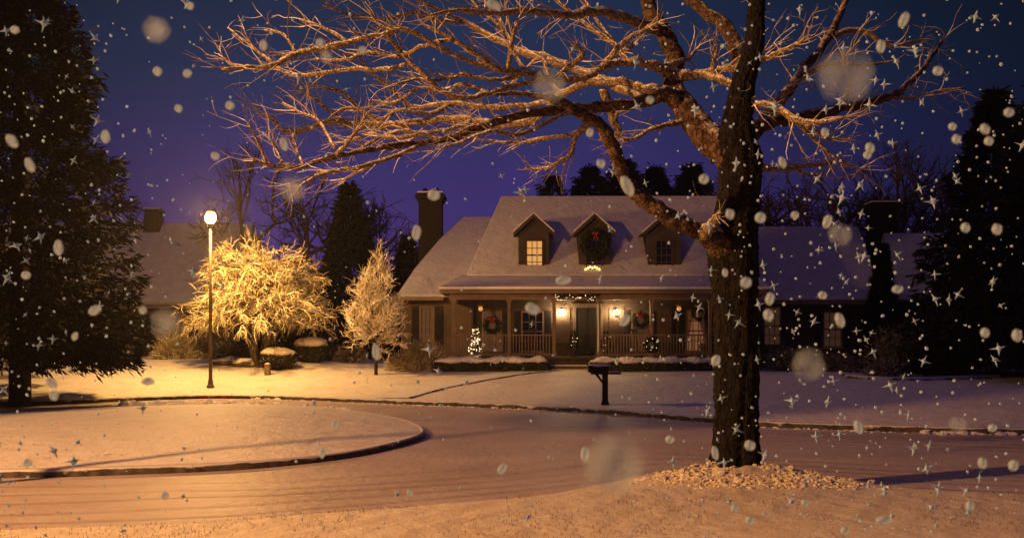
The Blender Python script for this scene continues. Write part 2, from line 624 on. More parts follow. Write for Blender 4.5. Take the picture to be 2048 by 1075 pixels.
# near lawn round the big tree
xs = np.concatenate([np.linspace(-70, -9, 30), np.arange(-8.6, 11, .07), np.linspace(11.3, 70, 30)])
v = np.concatenate([np.arange(-.12, 4.6, .06), 4.6 + np.linspace(.05, 1, 18) ** 2 * 22])
P = np.zeros((len(xs), len(v), 3))
for i, x in enumerate(xs):
    y = ynear(x) - v[::-1]
    P[i, :, 0] = x
    P[i, :, 1] = y
    P[i, :, 2] = znear(x, y) - np.where(v[::-1] < 0, .03, 0)
P[:, :, 2] += fbm(P[:, :, 0], P[:, :, 1], 12, 19) * .008
grid('front_lawn', P, M['near_snow'])

# kerbs
def kerb(name, path, side, w=.16, h=.13, closed=False):
    p = np.asarray(path, float)
    t = np.gradient(p, axis=0)
    t /= np.linalg.norm(t, axis=1)[:, None]
    nrm = np.stack([-t[:, 1], t[:, 0]], 1) * side
    prof = [(0, -.03), (0, h - .035), (.03, h), (w, h + .012), (w, -.03)]
    if side > 0:
        prof = prof[::-1]
    P = np.zeros((len(p), len(prof), 3))
    for k, (o, z) in enumerate(prof):
        P[:, k, :2] = p + nrm * o
        P[:, k, 2] = z
    return grid(name, P, M['kerb'])


kerb('kerb', FK[20:-20], 1, .07)

ISL = [(-1.9, 20.1), (-2.0, 22.3), (-2.9, 25), (-4.6, 27.8), (-6.5, 29.6), (-8.7, 30.4), (-11, 29.4), (-13.5, 26.8), (-15, 23), (-14, 18.5), (-11.5, 15.6), (-9.2, 14.8), (-7.5, 14.7),
       (-5.8, 15.05), (-4.1, 15.75), (-2.75, 17.3)]
ip = catmull(ISL + ISL[:3], 8)[8:8 + len(ISL) * 8 + 1]
ic = np.array([-7.6, 22.2])
kerb('island_kerb', ip, 1, .09, .115)
rr = np.concatenate([[0, .15, .3, .45, .6], np.linspace(.66, 1, 40)])
P = np.zeros((len(ip), len(rr), 3))
for k, r in enumerate(rr):
    t = ip - ic
    L = np.linalg.norm(t, axis=1)
    q = ic + t * ((r * (L - .08)) / L)[:, None]
    P[:, k, :2] = q
    P[:, k, 2] = .12 + .19 * (1 - r ** 2) + fbm(q[:, 0], q[:, 1], 2.4, 13) * .02 * min(1, (1 - r) * 8)
grid('island_lawn', P[::-1], M['lawn_snow'])

# walkway to the porch steps, with a dark edging built in as its near edge's shadow line
wp = catmull([W(818, 793, 32.4)[:2], W(855, 780, 33.7)[:2], W(900, 768, 35.2)[:2], W(960, 759, 36.8)[:2], W(1035, 750, 39)[:2], W(1112, 745, 40.9)[:2]], 10)
t = np.gradient(wp, axis=0)
t /= np.linalg.norm(t, axis=1)[:, None]
nr = np.stack([-t[:, 1], t[:, 0]], 1)
P = np.zeros((len(wp), 5, 3))
for k, o in enumerate((1.25, .95, .6, .3, 0)):
    q = wp + nr * o
    P[:, k, :2] = q
    P[:, k, 2] = zfar(q[:, 0], q[:, 1]) + .022
grid('path', P, M['clean_snow'])
P = np.zeros((len(wp), 4, 3))
for k, (o, h) in enumerate(((0, 0), (0, .05), (-.07, .05), (-.07, -.03))):
    q = wp + nr * o
    P[:, k, :2] = q
    P[:, k, 2] = zfar(q[:, 0], q[:, 1]) + h
grid('path_edge_shade', P, M['kerb'])
# raised bed edge by the far shrubs
bp = catmull([W(1690, 762, 37.5)[:2], W(1740, 767, 36.8)[:2], W(1800, 770, 36.5)[:2], W(1900, 768, 36.8)[:2], W(2000, 764, 37.5)[:2]], 8)
P = np.zeros((len(bp), 4, 3))
for k, (o, h) in enumerate(((-.05, -.05), (0, .1), (.1, .13), (.5, .06))):
    P[:, k, 0] = bp[:, 0]
    P[:, k, 1] = bp[:, 1] + o
    P[:, k, 2] = zfar(bp[:, 0], bp[:, 1] + o) + h
grid('bed_edging', P[:, ::-1], M['kerb'])

# grass poking through the near snow and round the tree foot
n = 12000
gx = rng.uniform(-7, 9, n)
gy = ynear(gx) - rng.uniform(.05, 4.6, n) ** 1.0
keep = fbm(gx, gy, 2.2, 31) > -.1
gx, gy = gx[keep], gy[keep]
gz = znear(gx, gy)
mb = MB()
d = rng.normal(0, .6, (len(gx), 3)) + np.array([0, 0, .75])
mb.leaves(np.stack([gx, gy, gz - .005], 1), d, rng.uniform(.025, .065, len(gx)), .006)
tag(mb.build('grass', M['grass']), 'dry grass blades poking through thin snow on the near lawn', 'grass', kind='stuff')

# crusted snow clods round the trunk, and ploughed clods along the far kerb
mb = MB()
for i in range(1100):
    a, r = rng.uniform(0, 2 * PI), rng.uniform(.2, 1.0) ** .8 * (1 + .12 * rng.normal())
    x, y = 2.95 + math.cos(a) * r * 1.35 + .1, 12.75 + math.sin(a) * r * .75
    s = rng.uniform(.006, .03) * (1.6 if i % 9 == 0 else 1)
    mb.blob((x, y, float(znear(x, y)) - s * .05), (s * 1.4, s * 1.1, s * .9), 6, 4, .28, i)
tag(mb.build('snow_clods', M['near_snow']), 'lumpy crusted snow clods heaped round the trunk foot', 'snow', kind='stuff')
mb = MB()
for i in range(230):
    u = rng.uniform(0, 1)
    x = -11.8 + u * 7.2 + rng.normal(0, .2)
    y = np.interp(x, [-13, -8.7, -4.2], [30.6, 31.3, 28.4]) + abs(rng.normal(0, .35))
    s = rng.uniform(.03, .11) * (1.3 - .7 * u)
    mb.blob((x, y, s * .3), (s * 1.5, s * 1.2, s), 6, 4, .25, i)
for i in range(420):                              # slush thrown to the road edge
    x = rng.uniform(-9, 11)
    y = float(yfar(x)) - abs(rng.normal(.05, .2)) - .03
    s = rng.uniform(.008, .03) * (1 + 1.2 * (fbm(x, 0, 1.1, 55) > .3))
    mb.blob((x, y, s * .2), (s * 1.7, s * 1.3, s * .8), 6, 4, .25, i)
tag(mb.build('ploughed_snow', M['clean_snow']), 'rough ploughed snow lumps beside the island and kerb', 'snow', kind='stuff')

# ------------------------------------------------------------------ the big bare tree
TX, TY = 2.97, 13.25


def px_path(pts, depths):
    return np.array([W(p[0], p[1], d) for p, d in zip(pts, depths)])


root = thing('bare_tree', 'large bare snow-dusted tree in front, thick dark trunk and spreading limbs', 'tree', (TX, TY, .25))
tb = MB()
tp = [(1471, 968, 62), (1471, 945, 50), (1471, 915, 45), (1472, 860, 43), (1473, 780, 42), (1472, 700, 42), (1471, 620, 43), (1469, 560, 46), (1466, 510, 49), (1467, 470, 46), (1474, 430, 43), (1480, 380, 41),
      (1481, 335, 42), (1476, 300, 42), (1472, 270, 35), (1476, 225, 28), (1488, 160, 23), (1508, 90, 19), (1512, 20, 17), (1522, -60, 14), (1530, -180, 10), (1520, -320, 6), (1528, -430, 2)]
raw = np.array(tp, float)
sm = catmull(raw, 10)
nn = 44
ang = np.arange(nn) / nn * 2 * PI
vs = []
for i, (px, py, r) in enumerate(sm):
    c = W(px, py, TY)
    rad = r / F * TY
    z = c[2]
    root_f = max(0, 1 - (z - .2) / .6)
    rad_a = rad * (1 + .05 * np.sin(ang * 7 + z * 1.7 + np.sin(z * 3)) + .045 * np.sin(ang * 13 - z * 2.3 + 2 * np.sin(z * 1.9)) + root_f * .26 * np.sin(ang * 5 + .6) + .035 * rng.normal(0, 1, nn))
    vs.append(np.stack([c[0] + rad_a * np.cos(ang), c[1] + rad_a * np.sin(ang), np.full(nn, z)], 1))
f = []
for i in range(len(vs) - 1):
    for k in range(nn):
        f.append([i * nn + k, i * nn + (k + 1) % nn, (i + 1) * nn + (k + 1) % nn, (i + 1) * nn + k])
tb.add(np.vstack(vs), f)
tb.build('trunk', M['bark'], root, root.location, smooth=True)

# limbs traced from the photograph: (depth change over the limb, [(px, py, radius px) ...])
BIG = [
    (-1.2, [(1450, 500, 36), (1425, 478, 28), (1395, 462, 22), (1365, 447, 20), (1330, 428, 18), (1292, 402, 17), (1258, 370, 15), (1240, 330, 14), (1226, 290, 14), (1200, 252, 13), (1160, 226, 12), (1120, 205, 9), (1080, 192, 7), (1030, 186, 5), (985, 190, 3)]),
    (-1.2, [(1402, 468, 15), (1415, 458, 14), (1428, 444, 11), (1440, 424, 6)]),
    (1.6, [(1468, 318, 40), (1440, 292, 38), (1415, 272, 35), (1388, 238, 31), (1362, 208, 27), (1345, 170, 23), (1352, 122, 20), (1330, 72, 18), (1303, 22, 16), (1285, -50, 13), (1265, -150, 9), (1270, -260, 5), (1255, -330, 2)]),
    (-1.0, [(1362, 212, 18), (1330, 188, 16), (1300, 200, 13), (1230, 211, 12), (1150, 219, 11), (1080, 223, 10), (1000, 242, 9), (930, 264, 8), (889, 280, 7), (811, 289, 6.5), (740, 299, 6), (670, 312, 6), (608, 332, 5), (568, 336, 4.5), (533, 328, 3.5), (506, 320, 2)]),
    (1.5, [(1372, 225, 14), (1340, 196, 15), (1300, 182, 13), (1270, 173, 11), (1245, 164, 10), (1180, 163, 9), (1123, 188, 8), (1077, 234, 8), (1014, 250, 8), (948, 239, 8), (893, 238, 8), (842, 243, 7.5), (790, 248, 7.5), (744, 250, 8), (709, 249, 7), (654, 243, 6), (615, 257, 6), (572, 262, 5), (541, 236, 4), (514, 219, 2)]),
    (-1.2, [(1352, 150, 14), (1330, 142, 12), (1307, 128, 10), (1256, 123, 9), (1205, 134, 8), (1174, 152, 8), (1140, 158, 8), (1102, 158, 7.5), (1060, 148, 7), (1000, 139, 7), (963, 117, 6), (905, 78, 5), (850, 51, 3)]),
    (-1.5, [(1352, 152, 12), (1380, 150, 11), (1410, 146, 9), (1440, 139, 8.5), (1476, 138, 8), (1515, 124, 7), (1553, 107, 6), (1590, 91, 4.5), (1614, 77, 2.5)]),
    (-1.3, [(1410, 148, 9), (1440, 159, 8), (1481, 174, 8), (1507, 205, 8), (1553, 214, 8), (1583, 234, 7.5), (1624, 245, 6), (1660, 241, 4.5), (1691, 234, 2.5)]),
    (2.0, [(1482, 290, 20), (1510, 258, 15), (1553, 240, 13), (1600, 232, 12), (1686, 216, 11), (1768, 197, 9), (1819, 168, 7), (1870, 103, 4), (1890, 70, 2)]),
    (1.0, [(1468, 290, 12), (1466, 250, 9), (1468, 205, 9), (1474, 160, 9), (1494, 102, 8), (1510, 51, 7), (1519, 0, 6), (1522, -60, 4), (1512, -150, 2)]),
    (1.8, [(1490, 170, 20), (1471, 90, 16), (1440, 45, 14), (1390, 8, 11), (1340, -50, 8), (1310, -140, 5), (1290, -220, 2)]),
    (1.2, [(1488, 340, 12), (1517, 338, 8), (1583, 333, 6.5), (1640, 328, 5), (1691, 321, 2.5)]),
    (2.2, [(1482, 300, 16), (1540, 225, 13), (1600, 150, 11), (1660, 70, 9), (1700, -20, 7), (1735, -110, 4), (1750, -200, 2)]),
    (-2.0, [(1316, 60, 14), (1260, 40, 11), (1200, 22, 10), (1130, 30, 8), (1060, 20, 7), (990, 28, 6), (920, 20, 4), (860, 30, 2)]),
    (2.5, [(1300, 205, 10), (1240, 176, 9), (1180, 150, 9), (1100, 118, 9), (1030, 98, 8), (928, 43, 6), (854, 8, 4), (800, -20, 2)]),
]
SMALL = [
    (-.8, [(1102, 158, 7), (1040, 168, 6), (979, 187, 6), (901, 192, 6), (834, 137, 5), (783, 82, 4), (737, 20, 2)]),
    (.9, [(1123, 190, 7), (1100, 203, 6.5), (1045, 211, 6), (979, 215, 6), (901, 207, 5.5), (830, 214, 5), (795, 188, 5), (756, 156, 4), (717, 117, 2)]),
    (-.7, [(1000, 139, 6), (930, 120, 5.5), (880, 96, 6), (811, 60, 5.5), (752, 72, 6), (694, 85, 6.5), (639, 99, 6.5), (592, 108, 6), (549, 129, 6), (494, 135, 5), (443, 138, 2.5)]),
    (.5, [(494, 135, 4), (462, 128, 3), (443, 112, 1.6)]),
    (.8, [(811, 130, 5), (760, 140, 5), (709, 138, 5), (650, 146, 5), (590, 150, 4), (556, 140, 2)]),
    (-.9, [(842, 289, 5), (787, 313, 5), (744, 326, 4.5), (701, 337, 4.5), (654, 344, 4), (608, 366, 3), (584, 395, 2)]),
    (.7, [(744, 330, 4), (700, 352, 3), (674, 371, 1.7)]),
    (.4, [(608, 332, 3.5), (595, 300, 2.8), (586, 268, 1.6)]),
    (-.4, [(533, 328, 3.2), (518, 289, 2.8), (496, 246, 1.6)]),
    (.4, [(568, 336, 3), (548, 292, 2.6), (531, 268, 1.6)]),
    (-.6, [(670, 311, 5), (700, 280, 4), (720, 250, 3), (735, 225, 2)]),
    (.6, [(764, 258, 5), (730, 225, 4.5), (686, 186, 4), (650, 176, 3), (623, 168, 2)]),
    (-.6, [(700, 249, 4.5), (660, 222, 4), (631, 199, 3.5), (606, 180, 2.8), (588, 162, 1.7)]),
    (.8, [(670, 297, 4), (639, 243, 3.5), (600, 224, 3), (565, 205, 2)]),
    (-.7, [(901, 207, 5), (860, 228, 5), (800, 220, 4.5), (760, 236, 4), (700, 215, 3.5), (660, 232, 2)]),
    (.7, [(889, 281, 5), (840, 268, 5), (790, 276, 4), (740, 268, 3.5), (690, 285, 2)]),
    (-.7, [(948, 239, 5), (900, 258, 5), (850, 265, 4.5), (800, 262, 4), (750, 280, 3), (715, 300, 2)]),
    (.7, [(979, 187, 5), (930, 170, 5), (890, 180, 4.5), (840, 176, 4), (790, 205, 3.5), (745, 200, 2)]),
    (-.6, [(1045, 148, 5), (990, 160, 4.5), (930, 150, 4.5), (880, 160, 4), (830, 158, 3), (790, 170, 2)]),
    (.6, [(905, 78, 5), (850, 90, 5), (800, 112, 4.5), (740, 105, 4), (690, 120, 3.5), (630, 118, 2)]),
    (-.7, [(928, 43, 5), (870, 40, 4.5), (820, 25, 4), (770, 38, 3.5), (700, 30, 2.5), (650, 10, 1.5)]),
    (.5, [(694, 82, 4), (654, 58, 3.5), (604, 39, 2)]),
    (.4, [(592, 108, 4), (568, 70, 3), (530, 60, 2)]),
    (.5, [(549, 129, 4), (500, 90, 3), (455, 55, 2)]),
    (.6, [(1205, 179, 9), (1225, 238, 8), (1237, 262, 7), (1226, 277, 6), (1198, 280, 3)]),
    (-.5, [(1225, 245, 6), (1234, 228, 4), (1240, 222, 2)]),
    (.9, [(1190, 225, 5), (1160, 262, 4.5), (1147, 285, 5), (1138, 311, 5), (1102, 333, 4), (1075, 338, 3), (1050, 338, 1.7)]),
    (-.8, [(1372, 240, 8), (1348, 246, 6), (1307, 256, 5), (1271, 276, 4), (1240, 280, 2)]),
    (.8, [(1180, 255, 6), (1140, 270, 5), (1090, 276, 4.5), (1040, 285, 4), (985, 282, 3), (940, 276, 2)]),
    (-1, [(1150, 219, 6), (1100, 240, 5), (1040, 268, 5), (980, 262, 4), (920, 285, 3), (870, 300, 2)]),
    (.6, [(1461, 292, 7), (1452, 268, 6), (1475, 243, 5), (1492, 218, 4), (1487, 198, 2.5)]),
    (.6, [(1614, 251, 5), (1635, 265, 4.5), (1650, 276, 4), (1680, 280, 3), (1701, 275, 1.7)]),
    (-.5, [(1425, 142, 5), (1428, 118, 4), (1434, 96, 2)]),
    (.5, [(1330, 128, 6), (1370, 120, 5), (1388, 104, 3.5), (1393, 97, 2)]),
    (-.7, [(1180, 160, 6), (1200, 140, 5), (1230, 110, 4.5), (1263, 95, 3), (1262, 84, 2)]),
    (.7, [(1123, 188, 6), (1100, 160, 5), (1082, 115, 4), (1040, 148, 3)]),
    (-.6, [(1110, 160, 6), (1130, 140, 6), (1165, 110, 5), (1150, 90, 3)]),
    (.8, [(1256, 123, 6), (1230, 90, 6), (1190, 62, 5), (1140, 22, 4), (1100, -10, 3)]),
    (-.8, [(1205, 134, 6), (1250, 82, 5), (1290, 60, 4), (1330, 40, 3)]),
    (.8, [(1230, 90, 5), (1180, 20, 4), (1160, -20, 3)]),
    (-.6, [(1014, 145, 5), (1022, 90, 4.5), (1030, 50, 3.5), (1045, 25, 2)]),
    (.6, [(1060, 150, 5), (1030, 110, 4.5), (1010, 60, 4), (960, 20, 3), (930, -20, 2)]),
    (-.5, [(1686, 216, 6), (1700, 170, 4), (1690, 120, 3), (1720, 80, 2)]),
    (.5, [(1768, 197, 5), (1830, 195, 4), (1880, 180, 2.5), (1930, 176, 1.5)]),
    (-.5, [(1553, 240, 6), (1570, 190, 5), (1600, 160, 3.5), (1640, 140, 2)]),
    (.6, [(1583, 333, 4), (1620, 350, 3), (1660, 345, 2)]),
    (.6, [(1583, 234, 5), (1640, 290, 4), (1690, 330, 3), (1720, 336, 1.8)]),
    (.7, [(1660, 70, 8), (1720, 60, 6), (1780, 90, 4), (1840, 80, 2.5)]),
    (.7, [(1600, 150, 8), (1660, 128, 6), (1730, 130, 4), (1800, 120, 2.5)]),
]
placed_px = []
placed_d = []
limb_paths = []


def place(off, pts, first=False):
    p = np.array(pts, float)
    if not placed_px:
        d0 = TY
    else:
        A = np.vstack(placed_px)
        D = np.concatenate(placed_d)
        j = np.argmin((A[:, 0] - p[0, 0]) ** 2 + (A[:, 1] - p[0, 1]) ** 2)
        d0 = D[j] if (A[j, 0] - p[0, 0]) ** 2 + (A[j, 1] - p[0, 1]) ** 2 < 60 ** 2 else TY
    sp = catmull(p, 5)
    seg = np.concatenate([[0], np.cumsum(np.hypot(np.diff(sp[:, 0]), np.diff(sp[:, 1])))])
    t = seg / seg[-1]
    L = seg[-1] / F * TY
    dep = d0 + off * t ** .8 * min(1.6, .35 + L * .35)
    dep = dep + np.sin(t * 9 + off * 7) * .05 * L * .3
    w = np.array([W(q[0], q[1], dd) for q, dd in zip(sp, dep)])
    k = len(w)
    kn = rng.normal(0, 1, (k, 3)) * np.minimum(sp[:, 2] / F * TY * .18, .012)[:, None]
    kn[0] = 0
    w = w + kn
    r = sp[:, 2] / F * dep * (1 + np.where(sp[:, 2] > 9, .035, .1) * rng.normal(0, 1, k)) * np.where(sp[:, 2] > 20, .82, .95)
    placed_px.append(sp[:, :2])
    placed_d.append(dep)
    limb_paths.append((w, r))
    return w, r


placed_px.append(np.array([[q[0], q[1]] for q in sm[:, :2]]))
placed_d.append(np.full(len(sm), TY))
small_mb = MB()
for off, pts in BIG:
    w, r = place(off, pts)
    mb = MB()
    mb.tube(w, r, 12, rough=.07)
    mb.build('limb', M['limb'] if pts[0][2] > 15 else M['branch'], root, root.location, smooth=True)
for off, pts in SMALL:
    w, r = place(off, pts)
    small_mb.tube(w, r, 7, rough=.1)
small_mb.build('branches', M['branch'], root, root.location, smooth=True)

# fine twigs along every limb
tw = MB()
g2 = np.random.default_rng(77)
for (w, r) in limb_paths[1:]:
    k = len(w)
    n = int(k * .75)
    i = g2.integers(max(1, int(k * .3)), k, n)
    ok = r[i] < .075
    i = i[ok]
    if not len(i):
        continue
    tang = np.gradient(w, axis=0)[i]
    tang /= np.linalg.norm(tang, axis=1)[:, None]
    dd = tang * 1.1 + g2.normal(0, .45, (len(i), 3)) + np.array([-.1, 0, .22])
    ln = g2.uniform(.2, .7, len(i))
    rad = np.minimum(r[i] * .4, .010) * g2.uniform(.5, 1, len(i)) + .0025
    pts = tw.twigs(w[i], dd, ln, rad, 0, .2, 4, g2)
    j = g2.integers(0, len(i), len(i))
    q = g2.integers(1, 4, len(i))
    bpos = pts[j, q]
    d2 = (pts[j, q + 1] - pts[j, q])
    d2 = d2 / np.linalg.norm(d2, axis=1)[:, None] + g2.normal(0, .6, (len(i), 3))
    tw.twigs(bpos, d2, ln[j] * .5, rad[j] * .55, 0, .25, 3, g2)
tw.build('twigs', M['twig'], root, root.location)

# ------------------------------------------------------------------ street lamps
def street_lamp(label, x, y, z, h, watts, col, arm=True):
    t = thing('street_lamp', label, 'street lamp', (x, y, z), 'street lamps of the close')
    o = (x, y, z)
    mb = MB()
    mb.tube([(x, y, z - .1), (x, y, z + .15), (x, y, z + h * .5), (x, y, z + h - .28)], [.075, .07, .058, .045], 12)
    p = mb.build('pole', M['lamp_metal'], t, o, smooth=True)
    mb = MB()
    mb.lathe([(.14, -.1), (.14, .06), (.1, .12), (.08, .3)], o)
    mb.build('base', M['lamp_metal'], p, o)
    mb = MB()
    mb.lathe([(.05, h - .3), (.11, h - .26), (.13, h - .2), (.13, h - .17)], o)
    mb.build('collar', M['lamp_metal'], t, o, smooth=True)
    mb = MB()
    mb.lathe([(.10, h - .17), (.17, h - .08), (.19, h + .04), (.17, h + .15), (.09, h + .22)], o, 20)
    mb.build('lamp_globe', M['bulb'], t, o, smooth=True)
    mb = MB()
    mb.lathe([(.13, h + .222), (.15, h + .25), (.08, h + .31), (.02, h + .36)], o)
    mb.build('cap', M['lamp_metal'], t, o, smooth=True)
    L = bpy.data.lights.new('street_light', 'POINT')
    L.energy = watts
    L.color = col
    L.shadow_soft_size = .3
    lo = bpy.data.objects.new('street_light', L)
    COL.objects.link(lo)
    lo.parent = t
    lo.location = (0, 0, h + .02)
    return t


LX, LY = X(421, 36.5), 36.5
LZ = float(zfar(LX, LY))
H1 = Z(437, 36.5) - LZ
SOD = (1, .5, .13)
street_lamp('tall lit street lamp with glowing amber globe beside the round snowy tree', LX, LY, LZ, H1, 4700, SOD)
street_lamp('lit street lamp on the near verge beyond the picture edge', -16, 4, .3, 8.4, 27500, (1, .44, .135))

# ------------------------------------------------------------------ the house
YW = 44.0                       # front wall of the main block
YP = 41.75                      # porch posts
GZ = .93
H0 = (3.4, YW, GZ)
house = thing('house', 'long snow-roofed house with three dormers and a railed front porch', 'house', H0)


def hp(name, mb, mat, parent=house, smooth=False):
    return mb.build(name, mat, parent, H0, smooth)


def window(x0, x1, z0, z1, y, pane, parent, org, nx=3, nz=4, shutters=0, curtain=False, wname='window', trimm='trim'):
    """frame standing proud of the wall at y, glass set back inside it, glazing bars, sill; shutters of the given width"""
    mb = MB()
    w = .07
    mb.bx(x0, x0 + w, y - .06, y + .02, z0, z1)
    mb.bx(x1 - w, x1, y - .06, y + .02, z0, z1)
    mb.bx(x0 + w, x1 - w, y - .06, y + .02, z1 - w, z1)
    mb.bx(x0 + w, x1 - w, y - .06, y + .02, z0, z0 + w)
    mid = (z0 + z1) / 2
    mb.bx(x0 + w, x1 - w, y - .045, y + .02, mid - .03, mid + .03)
    for i in range(1, nx):
        x = x0 + w + (x1 - x0 - 2 * w) * i / nx
        mb.bx(x - .015, x + .015, y - .035, y + .018, z0 + w, z1 - w)
    for k in range(1, nz):
        z = z0 + w + (z1 - z0 - 2 * w) * k / nz
        if abs(z - mid) > .06:
            mb.bx(x0 + w, x1 - w, y - .033, y + .016, z - .015, z + .015)
    fr = mb.build(wname, M[trimm], parent, org)
    mb = MB()
    mb.bx(x0 + w * .5, x1 - w * .5, y - .006, y + .012, z0 + w * .5, z1 - w * .5)
    deep = parent.parent is not None
    mb.build('pane', M[pane], parent if deep else fr, org)
    mb = MB()
    mb.bx(x0 - .05, x1 + .05, y - .11, y - .062, z0 - .06, z0 + .0)
    mb.build('sill', M[trimm], parent if deep else fr, org)
    if curtain:
        mb = MB()
        for sx in (0, 1):
            xa = x0 + w if sx == 0 else x1 - w
            s = 1 if sx == 0 else -1
            pts = [(xa, y - .012), (xa + s * .14, y - .018), (xa + s * .28, y - .012)]
            mb.prism([(xa, y - .012, z1 - w), (xa + s * .3, y - .012, z1 - w), (xa + s * .1, y - .012, mid - .2), (xa, y - .012, mid - .3)], (0, .004, 0))
        mb.build('curtain', M['curtain'], fr, org)
    if shutters:
        for xa in (x0 - shutters - .02, x1 + .02):
            mb = MB()
            mb.bx(xa, xa + shutters, y - .05, y - .003, z0 - .02, z1 + .02)
            for z in np.arange(z0 + .08, z1 - .08, .09):
                mb.box((xa + shutters / 2, y - .056, z), (shutters - .12, .02, .05), rx=.5)
            mb.build('shutter', M['shutter'], parent, org)
    return fr


# walls
mb = MB()
mb.prism([(-1.85, YW, GZ - .3), (-1.85, YW, 4.7), (10.4, YW, 4.7), (10.4, YW, GZ - .3)], (0, 9.6, 0))
mb.prism([(10.4, YW, 4.7), (10.4, YW + 9.6, 4.7), (10.4, 49, 8.9)], (-.2, 0, 0))
hp('wall', mb, M['siding'])
mb = MB()
mb.bx(-4.9, -1.852, 44.2, 58.5, GZ - .3, 4.02)
mb.bx(-1.95, -1.70, YW - .13, YW - .003, 1.3, 4.2)           # corner board of the main block
hp('side_wall', mb, M['siding'])
mb = MB()
mb.bx(10.402, 16.2, 45, 53.5, GZ - .5, 3.86)
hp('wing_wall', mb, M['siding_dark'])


def roof_slab(poly, thick=.14):
    """sloping roof sheet with thickness, from a planar polygon"""
    p = np.array(poly, float)
    n = np.cross(p[1] - p[0], p[2] - p[1])
    n /= np.linalg.norm(n)
    if n[2] < 0:
        n = -n
        p = p[::-1]
    mb = MB()
    mb.prism(p, -n * thick)
    return mb


def soften(o, w=.045):
    m = o.modifiers.new('round', 'BEVEL')
    m.width = w
    m.segments = 3
    m.limit_method = 'ANGLE'
    return o


RX0, RX1 = -.52, 10.6
ridge = Z(391, 49)
ez = Z(549, 43.75)
mr = MB()
for poly in ([(-2.0, 43.75, ez), (10.7, 43.75, ez), (RX1 + .1, 49, ridge), (RX0, 49, ridge)],
             [(-2.0, 54.3, ez), (RX0, 49, ridge), (RX1 + .1, 49, ridge), (10.7, 54.3, ez)],
             [(-2.0, 43.75, ez), (RX0, 49, ridge), (-2.0, 54.3, ez)]):
    r_ = roof_slab(poly)
    mr.add(np.vstack(r_.v), r_.f)
roof = hp('roof', mr, M['roof_snow'])
soften(roof)
# lower wing to the side of the main block
wz0, wz1 = Z(589, 43.8), Z(433, 52)
mr = MB()
for poly in ([(-5.05, 43.8, wz0), (-1.3, 43.8, wz0), (-1.0, 52, wz1), (-2.55, 52, wz1), (-3.55, 49.45, wz0 + (wz1 - wz0) * .69), (-4.5, 46.33, wz0 + (wz1 - wz0) * .308)],
             [(-5.05, 58.9, wz0), (-2.55, 52, wz1), (-1.0, 52, wz1), (-1.3, 58.9, wz0)]):
    r_ = roof_slab(poly)
    mr.add(np.vstack(r_.v), r_.f)
mr.add(np.array([(-5.05, 43.8, wz0), (-4.5, 46.33, wz0 + (wz1 - wz0) * .308), (-3.55, 49.45, wz0 + (wz1 - wz0) * .69), (-2.55, 52, wz1), (-5.05, 58.9, wz0)]), [[4, 3, 2, 1, 0]])
soften(hp('side_roof', mr, M['roof_snow']))
# far wing, lower and darker
gz0, gz1 = Z(597, 44.6), Z(452, 49.2)
mr = MB()
for poly in ([(10.45, 44.6, gz0), (16.5, 44.6, gz0), (16.9, 49.2, gz1), (10.45, 49.2, gz1)], [(10.45, 53.8, gz0), (10.45, 49.2, gz1), (16.9, 49.2, gz1), (16.5, 53.8, gz0)],
             [(16.5, 44.6, gz0), (16.5, 53.8, gz0), (16.9, 49.2, gz1)]):
    r_ = roof_slab(poly)
    mr.add(np.vstack(r_.v), r_.f)
soften(hp('wing_roof', mr, M['roof_snow']))
# porch roof, a shallow skirt below the main slope
pz0, pz1 = Z(573, 41.3), ez + .02
mr = roof_slab([(-3.05, 41.3, pz0), (10.75, 41.3, pz0), (10.75, 44.1, pz1 + .03), (-2.2, 44.1, pz1 + .03)], .1)
soften(hp('porch_roof', mr, M['roof_snow']))
mb = MB()
mb.bx(-3.0, 10.7, 41.33, 41.36, pz0 - .27, pz0 - .1)          # fascia under the snow edge
mb.bx(-2.62, 10.4, YP - .12, YP + .12, pz0 - .52, pz0 - .27)   # beam over the posts
mb.bx(-2.62, -2.42, YP + .12, YW, pz0 - .52, pz0 - .27)
mb.bx(-2.95, 10.6, 41.37, YW - .02, pz0 - .27, pz0 - .235)     # soffit boards
hp('porch_beam', mb, M['trim'])
mb = MB()
mb.bx(-3.05, 10.72, 41.24, 41.325, pz0 - .095, pz0 + .0)
hp('gutter', mb, M['clean_snow'])
mb = MB()
mb.bx(-5.0, -3.0, 43.75, 43.9, wz0 - .24, wz0 - .11)
hp('eave_board', mb, M['trim'])
mb = MB()
mb.bx(10.5, 16.4, 44.55, 44.7, gz0 - .24, gz0 - .11)
hp('eave_board', mb, M['trim'])
PF = Z(713, YP)
mb = MB()
mb.bx(-2.62, 10.4, YP - .2, YW - .01, PF - .1, PF)
mb.bx(-2.55, 10.35, YP - .1, YP - .06, GZ - .25, PF - .1)
hp('porch_floor', mb, M['wood_dark'])
POSTS = [X(907, YP), X(1018, YP), X(1108, YP), X(1197, YP), X(1303, YP), X(1420, YP), 10.25]
for i, x in enumerate(POSTS):
    mb = MB()
    w = .17 if i == 0 else .13
    mb.box((x, YP, (PF + pz0 - .52) / 2), (w, w, pz0 - .52 - PF))
    mb.box((x, YP, PF + .08), (w + .07, w + .07, .16))
    mb.box((x, YP, pz0 - .58), (w + .07, w + .07, .12))
    hp('porch_post', mb, M['trim'])
